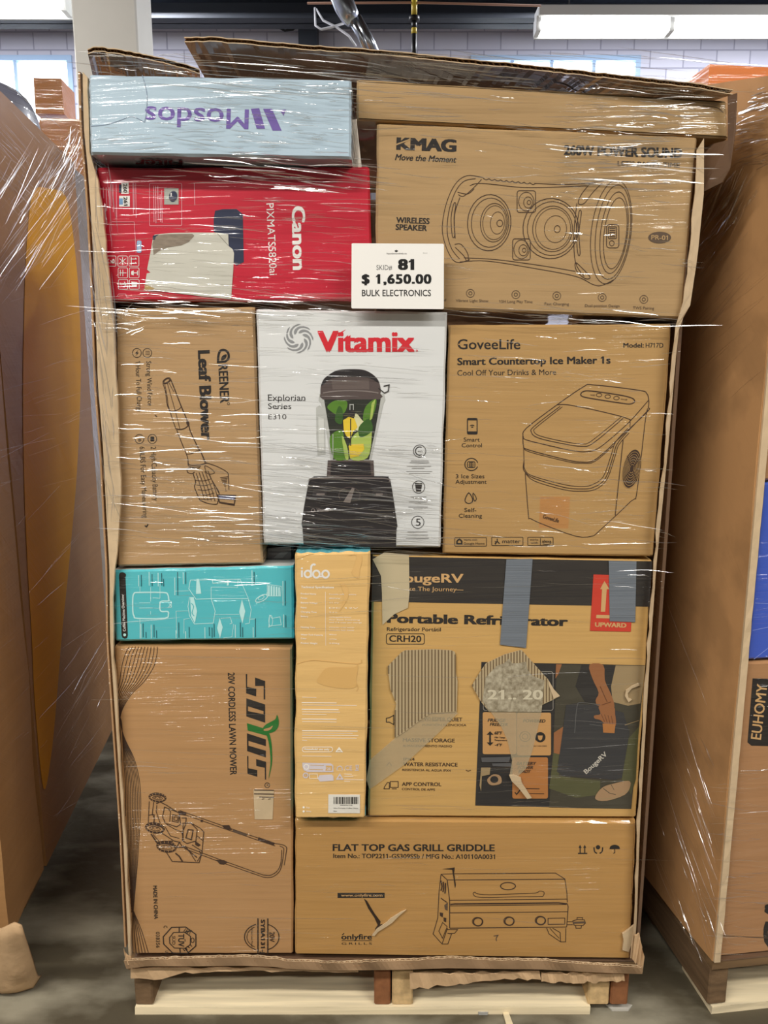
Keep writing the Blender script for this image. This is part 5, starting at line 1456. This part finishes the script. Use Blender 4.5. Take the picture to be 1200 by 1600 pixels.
# torn kraft sheet sagging to the floor at its foot
mb = MB()
top = resample([(-30, 1420), (10, 1436), (34, 1428), (46, 1432)], 14)
bot = resample([(-40, 1540), (0, 1531), (40, 1534), (66, 1524), (76, 1508)], 14)
rows = 9
V, F = [], []
P0 = [at(x, y, .02) for x, y in top]
P1 = []
for x, y in bot:
    d = ray(x, y); P1.append(CAM + d * ((.006 - CAM.z) / d.z))
for j in range(rows + 1):
    f = j / rows
    for i in range(14):
        p = P0[i].lerp(P1[i], f)
        p.z = P0[i].z * (1 - f) ** 1.5 + P1[i].z * (1 - (1 - f) ** 1.5)
        p.z += .008 * noise.noise((i * .35, j * .4, 3)) * (1 if 0 < j else 0) * (1 - f * .6) + .004
        p.y += -.035 + .010 * noise.noise((i * .3, j * .35, 9))
        V.append(p)
k_ = len(V)
V += [v + Vector((0, .004, .002)) for v in V]
for j in range(rows):
    for i in range(13):
        a = j * 14 + i
        F += [(a, a + 14, a + 15, a + 1), (k_ + a, k_ + a + 1, k_ + a + 15, k_ + a + 14)]
loop = [i for i in range(14)] + [j * 14 + 13 for j in range(1, rows + 1)] + [rows * 14 + i for i in range(12, -1, -1)] + [j * 14 for j in range(rows - 1, 0, -1)]
for a, b in zip(loop, loop[1:] + loop[:1]): F.append((a, b, k_ + b, k_ + a))
mb.add(V, F, m_torn)
tag(mb.build('torn_sheet', None, True), 'crumpled torn kraft sheet sagging onto the floor at the foot of the load', 'cardboard scrap')

# ------------------------------------------------------------------ the load on the right
KR = kraft('kraft_right', 176, 130, 88, .6, (math.radians(-50), 0, 0))
KRin = mat('kraft_right_stained', rgb(198, 150, 100), .8, .5, (math.radians(-50), 0, 0), coat=.4, vary=.2, vs=(9, 9, 9), thr=(.46, .62))
bx = thing('bulk_box', 'brown bulk box with a broad stained side panel, around the load with the blue carton', 'cardboard box', TR_(.5, .6, .12), 'bulk boxes')
mb = MB()
V, F = [], []
nv, nz = 20, 24
for j in range(nz + 1):
    for i in range(nv + 1):
        v = -.004 + .96 * i / nv
        z = .1265 + (1.735 + .25 * min(v, .3) - .1265) * j / nz
        b = -.016 * math.sin(math.pi * i / nv) - .004 + .006 * noise.noise((v * 5, z * 3, 1)) - (.035 * max(0, (z - 1.3) / .5) ** 1.5) 
        V.append(TR_(.0 + b, v, z))
k_ = len(V)
V += [v + Vector((.007, 0, 0)) for v in V]
w_ = nv + 1
for j in range(nz):
    for i in range(nv):
        a = j * w_ + i
        F += [(a, a + w_, a + w_ + 1, a + 1), (k_ + a, k_ + a + 1, k_ + a + w_ + 1, k_ + a + w_)]
for i in range(nv): F += [(i, i + 1, k_ + i + 1, k_ + i), (nz * w_ + i, k_ + nz * w_ + i, k_ + nz * w_ + i + 1, nz * w_ + i + 1)]
for j in range(nz): F += [(j * w_, k_ + j * w_, k_ + (j + 1) * w_, (j + 1) * w_), (j * w_ + nv, (j + 1) * w_ + nv, k_ + (j + 1) * w_ + nv, k_ + j * w_ + nv)]
mb.add(V, F, KRin)
mb.build('side_panel', bx)
mb = MB(); mb.box((.012, -.002, .1216), (1.0, 1.1, .1252), m_liner_in, TR_); mb.build('floor_panel', bx)
# pale cut front edge
mb = MB()
V, F = [], []
for j in range(60):
    z = .1265 + 1.608 * j / 59
    b = -(.035 * max(0, (z - 1.3) / .5) ** 1.5)
    o_ = random.uniform(-.0015, .0015)
    V += [TR_(b - .002, -.009, z), TR_(b + .011 + o_, -.009 + o_, z), TR_(b + .011 + o_, -.004, z), TR_(b - .002, -.004, z)]
for j in range(59):
    a = 4 * j
    for e in range(4): F.append((a + e, a + 4 + e, a + 4 + (e + 1) % 4, a + (e + 1) % 4))
F += [(0, 1, 2, 3), (239, 238, 237, 236)]
mb.add(V, F, m_cut); mb.build('front_edge', bx)
def rprint(v0):
    return frame_plane(TR_, .0, v0, 0, -1)
plr = rprint(.004)
def rcarton(label, v0, quad, depth, mfront, mtop=None):
    return carton('carton', label, quad, 0, depth, mfront, None, mtop, 'cartons in the load with the blue carton', plane=rprint(v0))
def loc_quad(u0, u1, z0, z1, v):
    return None
BLUE_B = mat('blue_board', rgb(62, 92, 196), .45, 1.0)
def carton3(label, u0, u1, z0, z1, v, depth, m):
    """carton in the right-hand load from local sizes"""
    pl = rprint(v)
    t = thing('carton', label, 'box', TR_((u0 + u1) / 2, v + depth / 2, z0), 'cartons in the load with the blue carton')
    mb = MB(); mb.rbox((u0, v, z0), (u1, v + depth, z1), m, TR_, .004)
    return t, mb, Ink(mb, pl)
zb_ = plr.at(1168, 1032, 0).z
zl0 = plr.at(1160, 1164, 0).z; zl1 = plr.at(1170, 1060, 0).z
t, mb, k = carton3('brown carton with a black lettered panel beneath the blue carton', .0135, .62, .1265, zb_ - .004, .004, .5, KR)
k.poly([(1176, 1060), (1215, 1061), (1214, 1166), (1174, 1165), (1168, 1160)], BLACK)
k.layer = 2
k.text('EUHOMY', (1189, 1156), (1199, 1070), 16, TANP, .015)
k.layer = 1
k.text('CA', (1226, 1484), (1230, 1398), 34, BLACK, .05)
k.stroke([(1126, 1462), (1210, 1466)], 1.2, GREYINK)
mb.build('body', t)
t, mb, k = carton3('bright blue carton above the carton with a black panel', .018, .60, zb_, zb_ + .33, .006, .45, BLUE_B)
k.stroke([(1176, 985), (1210, 978)], .8, ink('light_blue_print', 140, 160, 230)); k.stroke([(1180, 942), (1210, 944)], .8, MATS['light_blue_print']); k.stroke([(1178, 1030), (1210, 1005)], .8, MATS['light_blue_print'])
mb.build('body', t)
t, mb, k = carton3('plain brown carton resting on the bright blue one', .0135, .62, zb_ + .334, 1.72, .004, .5, KR)
mb.build('body', t)
# orange bit peeping over the rim
t, mb = side_box('carton', 'orange carton peeping over the rim of the stained bulk box', TR_, .02, .5, .30, .8, 1.725, 1.86, mat('orange_board', rgb(222, 128, 62), .6, 1.0)); mb.build('body', t)

# ------------------------------------------------------------------ loads further back
OB = (-1.0, 2.35)
TB = frame(*OB, math.radians(4))
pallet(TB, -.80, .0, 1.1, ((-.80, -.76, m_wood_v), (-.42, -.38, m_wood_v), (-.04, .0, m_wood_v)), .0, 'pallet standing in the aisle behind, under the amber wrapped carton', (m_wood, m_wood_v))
KA = kraft('kraft_amber', 214, 150, 100, 1.0, (math.radians(20), 0, 0))
t, mb = side_box('carton', 'big amber brown wrapped carton against the daylight window', TB, -.52, .0, .0, 1.1, .1225, 2.36, KA, 'loads in the row behind', bulge=.02)
k = Ink(mb, frame_plane(TB, .0, -.012, 0, -1))
mb.build('body', t)
t, mb = side_box('carton', 'small upright carton on top of the amber wrapped carton', TB, -.54, -.42, .02, .2, 2.385, 2.53, KA, 'loads in the row behind'); mb.build('body', t)
TC = frame(.3, 3.4, math.radians(-3))
# cream panel sticking up behind the lid
t, mb = side_box('carton', 'flat cream carton lying on top at the back of the load behind the lid', frame(0, 0), -.19, .24, .90, 1.05, 1.782, 2.0, mat('cream_board', rgb(214, 206, 192), .7), None); mb.build('body', t)
# bits on the floor
def floor_at(px, py, z=.001):
    d = ray(px, py)
    return CAM + d * ((z - CAM.z) / d.z)
def scrap(name, pts, h, m, label):
    mb = MB()
    a = [floor_at(*p, .0005) for p in pts]
    b = [p + Vector((0, 0, h * random.uniform(.6, 1.2))) for p in a]
    n = len(a)
    mb.add(a + b, [tuple(range(n)), tuple(range(2 * n - 1, n - 1, -1))] + [(i, (i + 1) % n, n + (i + 1) % n, n + i) for i in range(n)], m)
    tag(mb.build(name), label, 'scrap')
scrap('paper_scrap', [(742, 1578), (754, 1575), (765, 1579), (762, 1586), (748, 1586)], .006, mat('grey_scrap', rgb(170, 168, 162), .8), 'grey paper scrap on the floor before the centre pallet')
scrap('wood_splinter', [(784, 1578), (792, 1577), (802, 1604), (792, 1606)], .005, m_wood, 'pale wood splinter on the floor before the centre pallet')
scrap('paper_scrap', [(944, 1568), (966, 1566), (988, 1572), (982, 1580), (956, 1580)], .004, mat('film_scrap', rgb(190, 186, 176), .3), 'curled wrap scrap under the end of the centre pallet')

# ------------------------------------------------------------------ stretch wrap: long folds and strands of film drawn over the loads
FILM = film_mat('stretch_film', .42, .20)
FILM_S = film_mat('slack_stretch_film', .24, .25)
def strand(mb, pts, w, tilt, nrm, film=None):
    """a folded strand of film following pts, w wide at its middle, its faces turned by tilt about its length"""
    n = len(pts)
    V, F = [], []
    for i, p in enumerate(pts):
        d = (pts[min(i + 1, n - 1)] - pts[max(i - 1, 0)]).normalized()
        s_ = nrm.cross(d).normalized()
        f = i / (n - 1)
        ww = w * (math.sin(math.pi * min(1, max(0, f))) ** .6 + .08)
        u = s_ * math.cos(tilt) + nrm * math.sin(tilt)
        v = nrm * math.cos(tilt) - s_ * math.sin(tilt)
        V += [p - u * ww / 2, p + v * ww * .28, p + u * ww / 2]
    for i in range(n - 1):
        a = 3 * i
        F += [(a, a + 3, a + 4, a + 1), (a + 1, a + 4, a + 5, a + 2)]
    mb.add(V, F, film or FILM)
def zone(mb, plane, x0, y0, x1, y1, count, lmin, lmax, ang, spread=3, w=(.0008, .002), curve=.03, up=(-.1, 1.1), skip=None, fan=None, film=None):
    for _ in range(count):
        for _try in range(20):
            x, y = random.uniform(x0, x1), random.uniform(y0, y1)
            if not skip or not skip(x, y): break
        L = random.uniform(lmin, lmax) * random.choice((.4, .7, 1, 1))
        a = math.radians(random.gauss(ang, spread))
        if fan:
            a = math.atan2(y - fan[1], x - fan[0]) + math.radians(random.gauss(0, spread))
        n = 9
        c = random.uniform(-curve, curve) * L
        ph = random.uniform(0, 6)
        P = []
        for i in range(n):
            f = i / (n - 1) - .5
            X = x + math.cos(a) * L * f - math.sin(a) * (c * (1 - 4 * f * f) + .4 * math.sin(ph + 9 * f))
            Y = y + math.sin(a) * L * f + math.cos(a) * (c * (1 - 4 * f * f) + .4 * math.sin(ph + 9 * f))
            P.append(plane.at(X, Y, random.uniform(0, 2)))
        strand(mb, P, random.uniform(*w), random.uniform(*up), plane.n, film)
SIGN = lambda x, y: 540 < x < 702 and 372 < y < 492
mb = MB()
fa, fb, fc = front(-.062), front(-.018), front(-.034)
zone(mb, fa, 320, 80, 1120, 150, 83, 60, 240, 5, 2, (.0008, .002), .01)
zone(mb, fa, 150, 85, 310, 122, 23, 40, 140, 4, 4)
zone(mb, front(-.05), 290, 128, 545, 240, 121, 15, 80, 3, 3, (.0008, .002))
zone(mb, front(-.05), 150, 180, 300, 235, 12, 20, 80, -3, 4)
zone(mb, front(-.05), 300, 240, 590, 300, 42, 60, 170, 5, 2, (.0009, .0028))
zone(mb, fb, 160, 270, 575, 470, 155, 20, 130, 3, 3, (.0007, .0018), skip=SIGN)
zone(mb, fb, 165, 455, 560, 505, 89, 40, 170, 4, 4, (.0008, .0024), skip=SIGN)
zone(mb, fb, 560, 125, 1130, 215, 73, 15, 120, 3, 3, (.0007, .002))
zone(mb, fb, 860, 160, 1085, 300, 114, 12, 90, 1, 4, (.0009, .0026))
zone(mb, fb, 880, 300, 1080, 440, 46, 14, 80, 3, 4, (.0008, .0022))
zone(mb, fb, 590, 215, 900, 480, 55, 20, 140, 4, 3, (.0006, .0014), skip=SIGN)
zone(mb, fb, 700, 478, 1050, 510, 36, 40, 160, 3, 3, (.0008, .002))
zone(mb, fb, 185, 490, 400, 680, 89, 20, 130, 2, 3, (.0006, .0016))
zone(mb, fb, 185, 680, 405, 850, 155, 15, 150, 3, 4, (.0007, .002))
zone(mb, fb, 160, 480, 215, 520, 36, 10, 50, 10, 25, (.0007, .002))
zone(mb, fb, 405, 490, 690, 700, 55, 20, 160, 1, 2, (.0006, .0015))
zone(mb, fb, 405, 690, 690, 850, 168, 20, 200, 5, 4, (.0008, .0024))
zone(mb, fb, 400, 830, 700, 870, 36, 60, 220, 3, 4, (.0008, .0024))
zone(mb, fb, 700, 510, 1045, 700, 46, 20, 120, 3, 4, (.0006, .0014))
zone(mb, fb, 840, 700, 1035, 860, 55, 15, 110, 4, 5, (.0007, .002))
zone(mb, fb, 700, 700, 840, 860, 18, 15, 110, 4, 4, (.0006, .0014))
zone(mb, fc, 180, 885, 580, 1010, 24, 30, 180, 0, 3, (.0006, .0016))
zone(mb, fb, 585, 880, 1010, 1280, 64, 20, 170, 0, 3, (.0006, .0014))
zone(mb, fc, 180, 1010, 575, 1280, 24, 30, 220, 1, 2, (.0006, .0014))
zone(mb, fb, 205, 1280, 985, 1490, 31, 20, 200, 1, 2, (.0006, .0015))
for (x0, y0, x1, y1, w_) in ((230, 1024, 470, 1029, .0018), (463, 907, 600, 899, .002), (463, 914, 700, 908, .0016), (316, 1433, 560, 1435, .002), (462, 1133, 640, 1138, .0018), (240, 1073, 560, 1077, .0014), (180, 1170, 470, 1184, .0014), (840, 252, 1070, 256, .003), (900, 262, 1070, 254, .002), (980, 165, 1110, 188, .003), (160, 770, 440, 830, .002), (230, 1206, 290, 1208, .0018), (580, 1054, 790, 1060, .0012), (570, 1128, 850, 1122, .0012), (470, 1392, 620, 1398, .0014)):
    P = []
    for i in range(13):
        f = i / 12
        P.append((fc if x0 > 400 or y0 > 400 else fb).at(x0 + (x1 - x0) * f, y0 + (y1 - y0) * f + 3 * math.sin(math.pi * f) * (1 if y0 < 300 else .3), 0))
    strand(mb, P, w_, .55, Vector((0, -1, 0)))
zone(mb, front(-.026), 146, 300, 180, 800, 60, 30, 130, 84, 5, (.0012, .004), .01)
zone(mb, fb, 900, 150, 1080, 300, 36, 30, 110, 2, 3, (.0018, .004), .02)
tag(mb.build('stretch_wrap'), 'clear stretch wrap drawn in long glossy folds across the centre load', 'stretch wrap', 'stretch wrap around the loads', 'stuff')
# left load
mb = MB()
pL = frame_plane(TL_, .022, 0, 1, 0)
zone(mb, pL, 0, 250, 122, 420, 150, 40, 150, -57, 6, (.0008, .002), .01, up=(-1, 1), film=FILM_S)
zone(mb, pL, 0, 190, 100, 330, 60, 30, 110, 48, 4, (.0008, .002), .01, up=(-1, 1), film=FILM_S)
zone(mb, pL, 95, 205, 128, 300, 40, 20, 80, -60, 12, (.002, .005), up=(-1, 1), film=FILM_S)
zone(mb, pL, 0, 430, 150, 760, 26, 30, 130, -14, 6, (.0006, .0014), .01, up=(-1, 1), film=FILM_S)
zone(mb, pL, 0, 760, 160, 1300, 36, 30, 160, -44, 6, (.0006, .0016), .01, up=(-1, 1), film=FILM_S)
zone(mb, pL, 110, 1000, 172, 1200, 26, 60, 180, -60, 4, (.0008, .0022), .01, up=(-1, 1), film=FILM_S)
tag(mb.build('stretch_wrap'), 'clear stretch wrap pulled slantwise over the load with the yellow panel', 'stretch wrap', 'stretch wrap around the loads', 'stuff')
# right load
mb = MB()
pR = frame_plane(TR_, -.034, 0, -1, 0)
zone(mb, pR, 1085, 270, 1180, 350, 46, 30, 110, -60, 8, (.0012, .004), up=(-1, 1), film=FILM_S)
zone(mb, pR, 1060, 340, 1150, 500, 46, 40, 190, -50, 5, (.0008, .002), .008, up=(-1, 1), film=FILM_S)
zone(mb, pR, 1146, 138, 1200, 260, 110, 15, 60, -14, 10, (.0012, .003), .02, up=(-1, 1), film=FILM)
zone(mb, pR, 1020, 430, 1170, 600, 14, 80, 240, -40, 3, (.0006, .0012), .006, up=(-1, 1), film=FILM_S)
zone(mb, pR, 1020, 960, 1085, 1400, 26, 100, 300, 69, 2, (.0006, .0016), .006, up=(-1, 1), film=FILM_S)
zone(mb, pR, 1066, 1170, 1112, 1460, 46, 60, 180, 69, 3, (.0008, .003), .008, up=(-1, 1), film=FILM_S)
zone(mb, pR, 1088, 285, 1150, 345, 26, 30, 90, -58, 6, (.003, .008), .02, up=(-1, 1), film=FILM)
pRf = frame_plane(TR_, 0, -.012, 0, -1)
zone(mb, pRf, 1120, 1200, 1200, 1500, 60, 20, 90, 2, 5, (.0007, .002))
tag(mb.build('stretch_wrap'), 'clear stretch wrap gathered in bright folds along the load with the blue carton', 'stretch wrap', 'stretch wrap around the loads', 'stuff')
